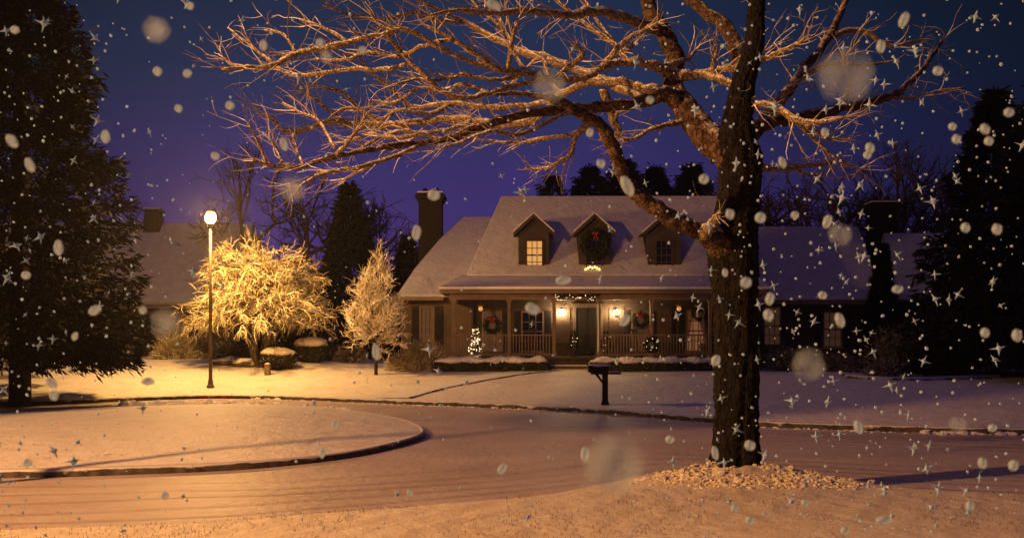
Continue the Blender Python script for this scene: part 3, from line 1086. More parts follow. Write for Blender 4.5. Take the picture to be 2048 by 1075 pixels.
for a, b_ in ((0, 1), (1, 2), (3, 4), (4, 5), (5, 6)):
    x0, x1 = POSTS[a] + .09, POSTS[b_] - .09
    rz = Z(668, YP)
    mb = MB()
    mb.bx(x0, x1, YP - .04, YP + .04, rz - .06, rz)
    mb.bx(x0, x1, YP - .03, YP + .03, PF + .07, PF + .12)
    for x in np.arange(x0 + .09, x1 - .04, .125):
        mb.bx(x - .018, x + .018, YP - .018, YP + .018, PF + .12, rz - .06)
    hp('railing', mb, M['trim'])
# steps
for i, (py, yy) in enumerate(((740, 40.95), (731, 41.3))):
    z = Z(py, yy)
    mb = MB()
    mb.bx(X(1102, 41), X(1192, 41), yy - .02, yy + .36, z - .06, z)
    mb.bx(X(1106, 41), X(1188, 41), yy + .06, yy + .3, z - .3, z - .06)
    hp('step', mb, M['clean_snow'] if False else M['stone'])
    mb = MB()
    mb.bx(X(1104, 41), X(1190, 41), yy - .025, yy + .34, z + .001, z + .035)
    hp('step_snow', mb, M['clean_snow'])

# windows and door on the porch wall
window(X(964, YW), X(1004, YW), 1.62, 3.35, YW, 'pane_dim', house, H0, 3, 4, .33)
window(X(1042, YW), X(1088, YW), 1.55, 3.35, YW, 'pane_dark', house, H0, 3, 4, .3)
window(X(1262, YW), X(1298, YW), 1.62, 3.35, YW, 'pane_dim', house, H0, 3, 4, .3)
window(X(1371, YW), X(1412, YW), 1.55, 3.42, YW, 'pane_pink', house, H0, 3, 4, .3, True)
window(X(839, 44.2), X(869, 44.2), Z(691, 44.2), Z(612, 44.2), 44.2, 'pane_dim', house, H0, 3, 4, .33)
window(X(1526, 45), X(1562, 45), Z(691, 45), Z(612, 45), 45, 'pane_dim', house, H0, 3, 4, .3)
window(X(1645, 45), X(1684, 45), Z(694, 45), Z(622, 45), 45, 'pane_dim', house, H0, 3, 4, .3)
mb = MB()
dx0, dx1 = X(1152, YW), X(1201, YW)
mb.bx(dx0 - .12, dx0, YW - .06, YW - .003, PF, 3.5)
mb.bx(dx1, dx1 + .12, YW - .06, YW - .003, PF, 3.5)
mb.bx(dx0 - .16, dx1 + .16, YW - .09, YW - .003, 3.5, 3.68)
hp('door_surround', mb, M['trim'])
mb = MB()
mb.bx(dx0 + .002, dx1 - .002, YW - .03, YW - .002, PF + .004, 3.498)
for k in range(2):
    for j in range(3):
        xa = dx0 + .1 + k * (dx1 - dx0 - .12) / 2
        za = PF + .15 + j * .7
        mb.bx(xa, xa + (dx1 - dx0) / 2 - .16, YW - .04, YW - .031, za, za + .55)
door = hp('door', mb, M['shutter'])
mb = MB()
mb.blob((dx1 - .09, YW - .07, PF + 1), .035, 8, 6, 0)
hp('handle', mb, M['tan'], door)
for x in (X(1131, YW), X(1223, YW)):                       # pale plain panels beside the door
    mb = MB()
    mb.bx(x - .42 if x < 3 else x - .1, x + .2 if x < 3 else x + .55, YW - .035, YW - .004, PF + .02, 3.45)
    hp('side_panel', mb, M['siding'])
# wall lanterns
for px in (1123, 1232):
    x, z, y = X(px, YW - .25), Z(625, YW - .25), YW - .25
    mb = MB()
    mb.box((x, YW - .05, z), (.12, .03, .26))
    mb.tube([(x, YW - .06, z + .1), (x, YW - .16, z + .24), (x, y, z + .2)], .014, 6)
    mb.lathe([(.03, .23), (.1, .16), (.11, .14)], (x, y, z), 8)
    for k in range(4):
        a = PI / 4 + k * PI / 2
        mb.tube([(x + .095 * math.cos(a), y + .095 * math.sin(a), z + .15), (x + .065 * math.cos(a), y + .065 * math.sin(a), z - .13)], .008, 4)
    mb.lathe([(.075, -.12), (.07, -.15), (.02, -.18)], (x, y, z), 8)
    lan = hp('wall_lantern', mb, M['black_metal'])
    mb = MB()
    mb.lathe([(.03, -.15), (.11, -.09), (.14, .0), (.12, .1), (.05, .15)], (x, y, z), 12)
    hp('lantern_glass', mb, M['lantern_glow'], lan)
    L = bpy.data.lights.new('lantern_light', 'POINT')
    L.energy = 8
    L.color = (1, .62, .25)
    L.shadow_soft_size = .05
    lo = bpy.data.objects.new('lantern_light', L)
    COL.objects.link(lo)
    lo.parent = lan
    lo.location = (x - H0[0], y - H0[1], z - H0[2])

# dormers
DY = 44.35
slope = (ridge - ez) / (49 - 43.75)


def roof_z(y):
    return ez + (y - 43.75) * slope


for i, (a, c, b_) in enumerate(((1037, 1068, 1098), (1158, 1187, 1220), (1296, 1327, 1362))):
    x0, x1, xc = X(a, DY), X(b_, DY), X(c, DY)
    zt, zp, zb = Z(459, DY), Z(431, DY), roof_z(DY) - .3
    yb = 43.75 + (zp - ez) / slope + .3
    mb = MB()
    mb.prism([(x0, DY, zb), (x1, DY, zb), (x1, DY, zt), ((x0 + x1) / 2, DY, zp), (x0, DY, zt)], (0, yb - DY - .4, 0))
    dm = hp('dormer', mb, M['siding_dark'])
    xm = (x0 + x1) / 2
    mb = MB()
    ov, sl = .24, (zp - zt) / (xm - x0)
    for s in (-1, 1):
        e = xm + s * (xm - x0 + ov)
        ze = zt - ov * sl
        p = [(xm, DY - .28, zp + .16), (e, DY - .28, ze + .16), (e, DY - .28, ze + .06), (xm, DY - .28, zp + .06)]
        mb.prism(p if s > 0 else p[::-1], (0, yb - DY + .28, 0))
    soften(hp('dormer_roof', mb, M['roof_snow'], dm))
    mb = MB()
    for s in (-1, 1):
        e = xm + s * (xm - x0 + ov - .01)
        ze = zt - (ov - .01) * sl
        p = [(xm, DY - .25, zp + .055), (e, DY - .25, ze + .055), (e, DY - .25, ze - .10), (xm, DY - .25, zp - .10)]
        mb.prism(p if s > 0 else p[::-1], (0, .243, 0))
    hp('gable_trim', mb, M['siding_dark'], dm)
    wz0_, wz1_ = Z(541, DY), Z(479, DY)
    window(X(c - 17, DY) - .0, X(c + 19, DY), wz0_, wz1_, DY, ('pane_warm', 'pane_dark', 'pane_dark')[i], dm, H0, 3, 4, 0, trimm='siding_dark')
    if i == 2:
        sn = MB()
        sn.blob((X(c, DY), DY - .09, wz0_ + .03), (.36, .05, .04), 10, 5, .05, 3)
        hp('sill_snow', sn, M['clean_snow'], dm)
# chimneys
def chimney(x, y, w, d, z0, z1, parent, org):
    mb = MB()
    mb.bx(x - w / 2, x + w / 2, y - d / 2, y + d / 2, z0, z1 - .55)
    for k in range(3):
        e = .06 * (k + 1)
        mb.bx(x - w / 2 - e, x + w / 2 + e, y - d / 2 - e, y + d / 2 + e, z1 - .55 + k * .11 + .002, z1 - .44 + k * .11)
    mb.bx(x - w / 2 - .1, x + w / 2 + .1, y - d / 2 - .1, y + d / 2 + .1, z1 - .218, z1 - .12)
    c = mb.build('chimney', M['brick'], parent, org)
    mb = MB()
    mb.bx(x - w / 2 - .06, x + w / 2 + .06, y - d / 2 - .06, y + d / 2 + .06, z1 - .118, z1 - .05)
    mb.build('chimney_snow', M['roof_snow'], c, org)
    mb = MB()
    for s in (-.25, .25):
        mb.lathe([(.12, z1 - .06), (.11, z1 + .2), (.08, z1 + .2)], (x + s * w, y, 0), 10)
    mb.build('chimney_pot', M['brick'], c, org)


chimney(X(862, 51.5), 51.5, 1.18, 1.1, 5.5, Z(384, 51.5), house, H0)
chimney(X(1763, 49.5), 49.5, 1.2, 1.0, 4.5, Z(402, 49.5), house, H0)

# ------------------------------------------------------------------ the other two buildings
gar = thing('garage', 'dark unlit garage with snowy roof beyond the conifer', 'garage', (19.5, 45, .75))
o = (19.5, 45, .75)
mb = MB()
mb.bx(17.6, 22.2, 45.5, 53, .2, 3.85)
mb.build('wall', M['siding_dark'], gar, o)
mr = MB()
q0, q1 = Z(598, 45.1), Z(466, 49)
for poly in ([(17.3, 45.1, q0), (22.5, 45.1, q0), (21.9, 49, q1), (18.2, 49, q1)], [(17.3, 53.2, q0), (18.2, 49, q1), (21.9, 49, q1), (22.5, 53.2, q0)],
             [(17.3, 45.1, q0), (18.2, 49, q1), (17.3, 53.2, q0)], [(22.5, 45.1, q0), (22.5, 53.2, q0), (21.9, 49, q1)]):
    r_ = roof_slab(poly)
    mr.add(np.vstack(r_.v), r_.f)
mr.build('roof', M['roof_snow'], gar, o)
mb = MB()
for k in range(4):
    mb.bx(18.2, 21.6, 45.46, 45.496, .9 + k * .55, 1.4 + k * .55)
mb.build('garage_door', M['trim'], gar, o)

o = (-19, 53, 1.25)
nb = thing('neighbour_house', 'neighbouring house with broad snowy roof beside the dark spruce', 'house', o)
mb = MB()
mb.bx(-32, -14.6, 53, 62, .6, 4.35)
mb.build('wall', M['siding'], nb, o)
mr = MB()
n0, n1 = Z(603, 52.5), Z(446, 57.5)
for poly in ([(-32.5, 52.5, n0), (-14.1, 52.5, n0), (-14.9, 57.5, n1), (-32.5, 57.5, n1)], [(-32.5, 62.5, n0), (-32.5, 57.5, n1), (-14.9, 57.5, n1), (-14.1, 62.5, n0)],
             [(-14.1, 52.5, n0), (-14.1, 62.5, n0), (-14.9, 57.5, n1)]):
    r_ = roof_slab(poly, .2)
    mr.add(np.vstack(r_.v), r_.f)
mr.build('roof', M['roof_snow'], nb, o)
mb = MB()
mb.bx(-32.4, -14.2, 52.44, 52.6, n0 - .36, n0 - .17)
mb.build('eave_board', M['trim'], nb, o)
x = X(308, 57.3)
mb = MB()
mb.box((x, 57.3, n1 - .1), (.95, .9, 1.4), taper=.85)
mb.box((x, 57.3, n1 + .68), (.98, .9, .1))
c = mb.build('chimney', M['brick'], nb, o)
mb = MB()
mb.box((x, 57.3, n1 + .77), (.9, .85, .07))
mb.build('chimney_snow', M['roof_snow'], c, o)
mb = MB()
gx0, gx1 = X(316, 53), X(372, 53)
mb.bx(gx0, gx1, 52.95, 52.996, 1.3, 3.5)
for k in range(4):
    mb.bx(gx0 + .05, gx1 - .05, 52.93, 52.948, 1.38 + k * .53, 1.82 + k * .53)
mb.build('garage_door', M['trim'], nb, o)
window(X(255, 53), X(292, 53), 1.9, 3.4, 53, 'pane_dark', nb, o, 3, 4, .3)

# ------------------------------------------------------------------ porch dressings and small things
def wreath(label, x, y, z, R, r, group=None, bow=True, lights=0, seed=1):
    t = thing('wreath', label, 'wreath', (x, y, z), group)
    g = np.random.default_rng(seed)
    n = 420
    a = g.uniform(0, 2 * PI, n)
    b_ = g.uniform(0, 2 * PI, n)
    c = np.stack([x + (R + r * .6 * np.cos(b_)) * np.cos(a), y + r * .5 * np.sin(b_), z + (R + r * .6 * np.cos(b_)) * np.sin(a)], 1)
    d = np.stack([np.cos(a) * np.cos(b_), np.sin(b_), np.sin(a) * np.cos(b_)], 1) + g.normal(0, .6, (n, 3))
    mb = MB()
    th = np.linspace(0, 2 * PI, 21)
    mb.tube(np.stack([x + R * np.cos(th), th * 0 + y, z + R * np.sin(th)], 1), r * .55, 6, False)
    mb.leaves(c, d, r * 1.1, r * .35, g)
    mb.build('greenery', M['wreath'], t, (x, y, z))
    if bow:
        mb = MB()
        for s in (-1, 1):
            mb.blob((x + s * .09, y - r, z + R * .9), (.09, .03, .06), 8, 5, .05, 2)
            mb.tube([(x, y - r, z + R * .9), (x + s * .05, y - r, z + R * .55), (x + s * .09, y - r, z + R * .3)], [.025, .03, .02], 5)
        mb.build('bow', M['red'], t, (x, y, z))
    if lights:
        mb = MB()
        for k in range(lights):
            q = 2 * PI * k / lights + .4
            mb.blob((x + R * math.cos(q), y - r * .9, z + R * math.sin(q)), .016, 6, 4, 0)
        mb.build('fairy_lights', M['fairy'], t, (x, y, z))
    return t


wreath('large dark evergreen wreath with red bow on the middle dormer', X(1191, DY - .2), DY - .2, Z(487, DY - .2), .5, .17, seed=3)
wreath('small evergreen wreath with white lights hung on the porch railing', X(1303, YP - .12), YP - .12, Z(688, YP), .24, .1, None, False, 6, 4)
wreath('evergreen wreath with red bow on the porch window by the lit snowman', X(984, YW - .14), YW - .14, Z(650, YW), .3, .1, seed=5)
wreath('evergreen wreath with red bow on the porch window next to the lantern', X(1281, YW - .14), YW - .14, Z(640, YW), .28, .1, seed=6)
wreath('dark wreath hung on the curtained lit porch window', X(1398, YW - .16), YW - .16, Z(628, YW), .24, .08, None, False, seed=7)

# electric candles on the sill of the middle dormer
cx_, cy_, cz_ = X(1185, DY - .32), DY - .32, Z(545, DY - .3)
t = thing('window_candles', 'cluster of glowing electric candles below the dormer wreath', 'candle lights', (cx_, cy_, cz_))
mb = MB()
mb.bx(cx_ - .34, cx_ + .34, cy_ - .05, cy_ + .05, cz_ - .04, cz_)
mb.prism([(cx_ - .36, cy_ + .04, cz_), (cx_, cy_ + .04, cz_ + .26), (cx_ + .36, cy_ + .04, cz_)], (0, .02, 0))
mb.build('candle_bridge', M['wood_dark'], t, (cx_, cy_, cz_))
for k, (dx, hh) in enumerate(((-.3, .1), (-.2, .15), (-.1, .2), (0, .16), (.1, .2), (.2, .15), (.3, .1))):
    mb = MB()
    mb.tube([(cx_ + dx, cy_, cz_), (cx_ + dx, cy_, cz_ + hh)], .018, 6)
    cd = mb.build('candle', M['trim'], t, (cx_, cy_, cz_))
    mb = MB()
    mb.blob((cx_ + dx, cy_, cz_ + hh + .05), (.035, .035, .055), 8, 6, 0)
    mb.build('bulb', M['candle'], cd, (cx_, cy_, cz_))

# garland with dangling icicle lights over the entry
gx = np.linspace(X(1108, 41.55), X(1199, 41.55), 30)
gzv = Z(588, 41.55) - .1 * np.abs(np.sin(np.linspace(0, 3 * PI, 30)))
t = thing('garland', 'evergreen garland with dangling white lights over the porch steps', 'garland', (gx.mean(), 41.55, gzv.max()))
o = tuple(t.location)
mb = MB()
P_ = np.stack([gx, gx * 0 + 41.55, gzv], 1)
mb.tube(P_, .035, 6)
q = P_[rng.integers(0, 30, 260)] + rng.normal(0, .02, (260, 3))
mb.leaves(q, rng.normal(0, 1, (260, 3)), .12, .03)
mb.build('greenery', M['wreath'], t, o)
mb = MB()
for k in range(22):
    p = P_[rng.integers(0, 30)]
    mb.blob((p[0], p[1] - .06, p[2] - rng.uniform(.0, .16)), .016, 6, 4, 0)
mb.build('icicle_lights', M['fairy'], t, o)
# string of lights down the post by the entry
mb = MB()
x = POSTS[3] - .03
mb.tube([(x, YP - .1, PF + .2), (x + .01, YP - .105, PF + 1.2), (x, YP - .1, pz0 - .7)], .012, 6)
t = mb.build('rope_light', emit('rope_light', (1, .62, .38), .3), None, (0, 0, 0))
tag(t, 'thin glowing rope light running up the porch post beside the steps', 'rope light')

# lit snowman
sx, sy, sz = X(951, 42.45), 42.45, PF
t = thing('snowman_light', 'white light-up snowman figure behind the porch railing', 'light figure', (sx, sy, sz))
o = (sx, sy, sz)
for nm, zz, r in (('lower_ball', .3, .3), ('middle_ball', .74, .22), ('head', 1.07, .15)):
    mb = MB()
    for k in range(9):                                    # wire rings
        ph = -PI / 2 + PI * (k + .5) / 9
        th = np.linspace(0, 2 * PI, 17)
        mb.tube(np.stack([sx + r * math.cos(ph) * np.cos(th), sy + r * math.cos(ph) * np.sin(th), th * 0 + sz + zz + r * math.sin(ph)], 1), .006, 4, False)
    for k in range(4):
        a = PI * k / 4
        th = np.linspace(0, 2 * PI, 17)
        mb.tube(np.stack([sx + r * np.cos(th) * math.cos(a), sy + r * np.cos(th) * math.sin(a), sz + zz + r * np.sin(th)], 1), .006, 4, False)
    p = mb.build(nm, M['trim'], t, o)
    mb = MB()
    nb_ = int(34 * r / .3)
    a = rng.uniform(0, 2 * PI, nb_)
    u = rng.uniform(-1, 1, nb_)
    for a_, u_ in zip(a, u):
        k = math.sqrt(1 - u_ * u_)
        mb.blob((sx + r * k * math.cos(a_), sy + r * k * math.sin(a_), sz + zz + r * u_), .026, 5, 4, 0)
    mb.build('bulbs', M['fairy'], p, o)
mb = MB()
mb.lathe([(.17, 1.19), (.17, 1.21), (.1, 1.22), (.1, 1.36), (.02, 1.37)], (sx, sy, sz), 12)
mb.build('hat', M['black_metal'], t, o)
L = bpy.data.lights.new('snowman_glow', 'POINT')
L.energy = 9
L.color = (1, .68, .38)
L.shadow_soft_size = .25
lo = bpy.data.objects.new('snowman_glow', L)
COL.objects.link(lo)
lo.parent = t
lo.location = (0, -.1, .6)

# hanging globes, garden spinner basket
for px, lab in ((961, 'small amber globe hanging under the porch roof above the snowman'), (1358, 'small amber globe hanging beside the curtained porch window')):
    x, y, z = X(px, 42.6), 42.6, Z(617, 42.6)
    t = thing('hanging_globe', lab, 'porch globe', (x, y, z), 'amber globes hanging in the porch')
    mb = MB()
    mb.tube([(x, y, z + .1), (x, y, pz0 - .24)], .006, 5)
    mb.lathe([(.1, .16), (.14, .14), (.06, .09)], (x, y, z), 10)
    mb.build('cord', M['tan'], t, (x, y, z))
    mb = MB()
    mb.blob((x, y, z), .1, 12, 8, 0)
    mb.build('globe', M['amber'], t, (x, y, z), True)
x, y, z = X(1407, 42.2), 42.2, Z(690, 42.2)
t = thing('hanging_basket', 'straw hanging basket on a long twisted cord by the end porch post', 'hanging basket', (x, y, z))
mb = MB()
th = np.linspace(0, 1, 24)
mb.tube(np.stack([x + .04 * np.sin(th * 25), y + .04 * np.cos(th * 25), z + .25 + th * (pz0 - .5 - z - .0)], 1), .012, 5)
mb.build('cord', M['tan'], t, (x, y, z))
mb = MB()
mb.lathe([(.05, -.22), (.2, -.12), (.26, .06), (.27, .1), (.23, .1), (.05, -.1)], (x, y, z), 14)
for k in range(3):
    a = k * 2.1
    mb.tube([(x + .25 * math.cos(a), y + .25 * math.sin(a), z + .08), (x, y, z + .3)], .008, 4)
mb.build('basket', M['tan'], t, (x, y, z))

# rocking chair silhouettes and porch pots
for px, lab in ((1060, 'dark rocking chair standing on the porch beside the steps'), (1265, 'dark rocking chair standing on the porch beneath the bowed wreath')):
    x, y = X(px, 43.1), 43.1
    t = thing('rocking_chair', lab, 'chair', (x, y, PF), 'rocking chairs on the porch')
    o = (x, y, PF)
    mb = MB()
    mb.box((x, y, PF + .42), (.5, .48, .04))
    mb.build('seat', M['wood_dark'], t, o)
    mb = MB()
    for s in np.linspace(-.22, .22, 6):
        mb.box((x + s, y + .27, PF + .78), (.035, .025, .7), rx=-.15)
    mb.box((x, y + .32, PF + 1.13), (.54, .04, .1))
    mb.build('backrest', M['wood_dark'], t, o)
    for s in (-1, 1):
        mb = MB()
        a = np.linspace(-.55, .55, 9)
        mb.tube(np.stack([a * 0 + x + s * .24, y + .05 + np.sin(a) * .75, PF + .78 - np.cos(a) * .75], 1), .02, 6)
        mb.build('rocker', M['wood_dark'], t, o)
        for q in (-.2, .22):
            mb = MB()
            mb.tube([(x + s * .24, y + q, PF + .06), (x + s * .24, y + q, PF + .64)], .02, 6)
            mb.build('leg', M['wood_dark'], t, o)
        mb = MB()
        mb.box((x + s * .26, y, PF + .65), (.07, .5, .03))
        mb.build('armrest', M['wood_dark'], t, o)
for px, lab in ((1147, 'potted dwarf conifer with tiny lights near the first lantern'), (1212, 'potted dwarf conifer with tiny lights at the foot of the roped post')):
    x, y = X(px, 42.6), 42.6
    t = thing('potted_conifer', lab, 'potted tree', (x, y, PF), 'potted conifers flanking the door')
    o = (x, y, PF)
    mb = MB()
    mb.lathe([(.13, 0), (.18, .28), (.2, .3), (.15, .3)], o, 12)
    mb.build('pot', M['wood_dark'], t, o)
    mb = MB()
    n = 400
    u = rng.uniform(0, 1, n) ** 1.4
    a = rng.uniform(0, 2 * PI, n)
    r = .26 * (1 - u) * rng.uniform(.5, 1, n)
    mb.leaves(np.stack([x + r * np.cos(a), y + r * np.sin(a), PF + .32 + u * .75], 1), np.stack([np.cos(a), np.sin(a), .4 + 0 * a], 1), .13, .04)
    mb.build('foliage', M['wreath'], t, o)
    mb = MB()
    for k in range(7):
        mb.blob((x + rng.uniform(-.17, .17), y - .2, PF + rng.uniform(.4, .9)), .013, 5, 4, 0)
    mb.build('fairy_lights', M['fairy'], t, o)

# mailbox at the kerb
md = 28.9
mx_, mz_ = X(1210, md), float(zfar(X(1210, md), md))
t = thing('mailbox', 'black kerbside mailbox with snow on top, on a stout dark post', 'mailbox', (mx_, md, mz_))
o = (mx_, md, mz_)
zt = Z(744, md)
mb = MB()
mb.box((mx_, md, (mz_ + zt) / 2 - .03), (.16, .16, zt - mz_ + .02))
mb.box((mx_, md, mz_ + .04), (.23, .23, .12), taper=.8)
mb.prism([(mx_ - .3, md - .05, zt - .05), (mx_ - .08, md - .05, zt - .32), (mx_ - .02, md - .05, zt - .32), (mx_ - .2, md - .05, zt - .05)], (0, .1, 0))
mb.build('post', M['black_metal'], t, o)
mb = MB()
mb.box((mx_ + .02, md, zt - .03), (.86, .3, .05))
mb.build('arm_board', M['black_metal'], t, o)
a = np.linspace(0, PI, 9)
prof = [(0, -.12, 0), (0, .12, 0)] + [(0, .12 * math.cos(k), .1 + .1 * math.sin(k)) for k in a]
mb = MB()
mb.prism([(mx_ - .46, md + p[1], zt - .002 + p[2]) for p in prof], (.56, 0, 0))
mb.build('box', M['black_metal'], t, o)
mb = MB()
mb.prism([(mx_ - .485, md + p[1] * 1.05, zt + .001 + p[2] * 1.03) for p in prof], (.024, 0, 0))
mb.build('door', M['black_metal'], t, o)
mb = MB()
mb.blob((mx_ - .16, md, zt + .2), (.33, .11, .055), 14, 7, .06, 5)
mb.blob((mx_ + .3, md, zt + .0), (.17, .13, .04), 12, 6, .06, 6)
mb.build('snow_cap', M['clean_snow'], t, o, True)

# little marker post on the bank
bd = 39.2
bx_, bz_ = X(535, bd), float(zfar(X(535, bd), bd))
t = thing('marker_post', 'short square wooden post with snow cap on the lit bank', 'post', (bx_, bd, bz_))
mb = MB()
mb.box((bx_, bd, bz_ + .18), (.2, .2, .42))
mb.box((bx_, bd, bz_ + .405), (.23, .23, .03))
mb.build('post', M['wood_box'], t, (bx_, bd, bz_))
mb = MB()
mb.blob((bx_, bd, bz_ + .43), (.11, .11, .04), 10, 5, .06, 4)
mb.build('snow_cap', M['clean_snow'], t, (bx_, bd, bz_), True)

# ------------------------------------------------------------------ trees and shrubs
def gz_at(x, y):
    return float(zfar(x, min(y, 43.4)))


def conifer_mesh(h, r, n, seed, whorls=22, leaf=(.45, .13), base=.08):
    g = np.random.default_rng(seed)
    mb = MB()
    t = g.uniform(0, 1, n) ** 1.35
    lay = np.floor(t * whorls)
    ang0 = g.uniform(0, 2 * PI, n)
    nb = 9
    bi = np.floor(ang0 / (2 * PI) * nb)
    hsh = np.sin(lay * 12.9898 + bi * 78.233 + seed) * 43758.5453
    hsh = hsh - np.floor(hsh)
    R = r * (1 - t) ** .85 * (.62 + .5 * hsh) + .05
    ba = (bi + .5 + (hsh - .5) * .7) / nb * 2 * PI
    u = np.sqrt(g.uniform(.05, 1, n))
    a = ba + g.normal(0, .16, n) * (1.1 - .5 * u)
    rho = R * u
    z = base * h + (1 - base) * h * ((lay + .5) / whorls + g.normal(0, .25, n) / whorls) - rho * .28 + (rho / (R + .01)) ** 3 * .12 * R
    c = np.stack([rho * np.cos(a), rho * np.sin(a), z], 1)
    d = np.stack([np.cos(a), np.sin(a), -.25 + 0 * a], 1) + g.normal(0, .5, (n, 3))
    mb.leaves(c, d, g.uniform(.6, 1.2, n) * leaf[0], leaf[1], g)
    return mb


def conifer(name, label, x, y, z, h, r, n, seed, mat, group=None, **k):
    t = thing(name, label, 'tree', (x, y, z), group)
    mb = conifer_mesh(h, r, n, seed, **k)
    mb.build('crown', mat, t)
    mb = MB()
    mb.tube([(0, 0, -.2), (0, 0, h * .4), (0, 0, h * .97)], [r * .07 + .06, r * .05 + .03, .02], 8)
    mb.build('trunk', M['darkbark'], t)
    return t


# the dark spruce at the side of the picture
SY = 31.0
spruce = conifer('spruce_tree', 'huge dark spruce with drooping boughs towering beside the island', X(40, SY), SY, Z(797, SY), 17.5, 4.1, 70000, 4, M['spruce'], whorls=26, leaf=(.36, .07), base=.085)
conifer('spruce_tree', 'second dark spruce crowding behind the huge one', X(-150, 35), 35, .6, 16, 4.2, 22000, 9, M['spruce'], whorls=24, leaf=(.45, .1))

# unseen trees added beside the near lamp to keep its light off the spruce and the far wing
conifer('spruce_tree', 'broad unseen spruce added to shade the huge one from the near lamp', -16.2, 14, .2, 14, 2.7, 14000, 12, M['spruce'], whorls=24, leaf=(.5, .16))
pt = thing('shade_pine', 'tall bare-stemmed unseen pine added to shade the far wing', 'tree', (-8.9, 12.35, .2))
g = np.random.default_rng(13)
n = 6500
v = g.normal(0, 1, (n, 3))
v *= (g.uniform(.2, 1, n) ** .4 / np.linalg.norm(v, axis=1))[:, None]
mb = MB()
mb.leaves(np.array([0, 0, 7.1]) + v * np.array([1.6, 1.6, 2.0]), v + g.normal(0, .5, (n, 3)), .5, .16, g)
mb.build('crown', M['spruce'], pt)
mb = MB()
mb.tube([(0, 0, -.2), (0, 0, 4), (.1, 0, 8.6)], [.1, .08, .05], 9)
mb.build('trunk', M['darkbark'], pt)

# far conifers
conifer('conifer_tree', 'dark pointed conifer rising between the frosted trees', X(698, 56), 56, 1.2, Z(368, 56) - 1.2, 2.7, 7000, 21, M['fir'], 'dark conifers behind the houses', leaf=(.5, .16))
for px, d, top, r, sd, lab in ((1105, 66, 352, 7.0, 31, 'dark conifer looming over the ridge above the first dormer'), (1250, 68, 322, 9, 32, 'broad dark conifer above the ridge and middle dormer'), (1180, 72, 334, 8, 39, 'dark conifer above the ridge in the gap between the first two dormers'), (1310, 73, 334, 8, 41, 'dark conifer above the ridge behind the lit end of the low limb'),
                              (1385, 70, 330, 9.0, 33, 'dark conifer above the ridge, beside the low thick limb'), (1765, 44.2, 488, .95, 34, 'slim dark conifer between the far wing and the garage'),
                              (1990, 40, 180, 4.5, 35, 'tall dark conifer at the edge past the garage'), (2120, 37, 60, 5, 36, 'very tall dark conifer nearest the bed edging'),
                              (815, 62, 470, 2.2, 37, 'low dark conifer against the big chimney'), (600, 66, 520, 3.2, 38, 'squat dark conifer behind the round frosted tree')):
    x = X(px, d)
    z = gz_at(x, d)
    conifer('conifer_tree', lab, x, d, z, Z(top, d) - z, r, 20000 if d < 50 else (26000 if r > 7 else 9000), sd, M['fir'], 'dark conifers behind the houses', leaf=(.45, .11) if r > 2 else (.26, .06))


# far bare trees
def bare_mesh(h, seed, depth=6):
    g = np.random.default_rng(seed)
    wood, fine = MB(), MB()

    def grow(p, d, L, r, k):
        pts = [p]
        dd = d
        for i in range(3):
            dd = dd + g.normal(0, .12, 3) + np.array([0, 0, .05])
            dd = dd / np.linalg.norm(dd)
            pts.append(pts[-1] + dd * L / 3)
        (wood if k > 3 else fine).tube(pts, np.linspace(r, r * .65, 4), 5 if k > 3 else 3, False)
        if k == 0:
            return
        for i in range(3 if k > 2 else 2 + (g.uniform() < .6)):
            nd = dd + g.normal(0, .5, 3)
            nd /= np.linalg.norm(nd)
            grow(pts[-1] if i < 2 else pts[2], nd, L * g.uniform(.62, .82), r * .62, k - 1)
    grow(np.array([0, 0, -.1]), np.array([0, 0, 1.0]), h * .27, h * .026, depth)
    return wood, fine


protos = []
for i in range(3):
    w_, f_ = bare_mesh(9.5, 40 + i)
    t = thing('leafless_tree', 'x', 'tree', (0, 0, 0), 'leafless trees behind the houses')
    w_.build('trunk', M['fartwig'], t)
    f_.build('crown', M['fartwig'], t)
    protos.append(t)
BT = [(520, 58, 1.0, 'leafless tree whose top shows just past the lamp glow'), (590, 62, 1.05, 'leafless tree over the round frosted tree'), (655, 60, .95, 'leafless tree crowding the pointed conifer'),
      (790, 64, .85, 'leafless tree in the gap by the narrow frosted tree'), (1560, 64, 1.15, 'leafless tree over the far wing ridge next to the big trunk'), (1640, 60, 1.05, 'leafless tree over the middle of the far wing'),
      (1700, 66, 1.2, 'leafless tree standing close by the second chimney'), (1850, 62, 1.1, 'leafless tree rising over the garage roof'), (1930, 52, 1.0, 'leafless tree between garage and tall conifer'),
      (300, 72, 1.0, 'leafless tree behind the neighbouring roof chimney')]
for i, (px, d, s, lab) in enumerate(BT):
    t = protos[i] if i < 3 else copy_tree(protos[i % 3])
    x = X(px, d)
    t.location = (x, d, 1.0)
    t.rotation_euler = (0, 0, i * 1.3)
    s *= 1.5
    t.scale = (s, s, s)
    t['label'] = lab

# dark undergrowth closing the gaps between the houses
mb = MB()
n = 15000
xx = np.concatenate([rng.uniform(-14, -5.2, n // 2), rng.uniform(22.5, 40, n // 4), rng.uniform(-60, 60, n // 4)])
yy = np.concatenate([rng.uniform(49, 54, n // 2), rng.uniform(44, 50, n // 4), rng.uniform(72, 80, n // 4)])
hh = np.where(yy > 60, 4.5, 3.0) * (.8 + .3 * fbm(xx, yy, .6, 44))
zz = .8 + rng.uniform(0, 1, len(xx)) * hh
mb.leaves(np.stack([xx, yy, zz], 1), rng.normal(0, 1, (len(xx), 3)) + np.array([0, -.3, .3]), .55, .24)
tag(mb.build('undergrowth', M['fir']), 'dark mass of undergrowth closing the gaps between the houses', 'undergrowth', kind='stuff')


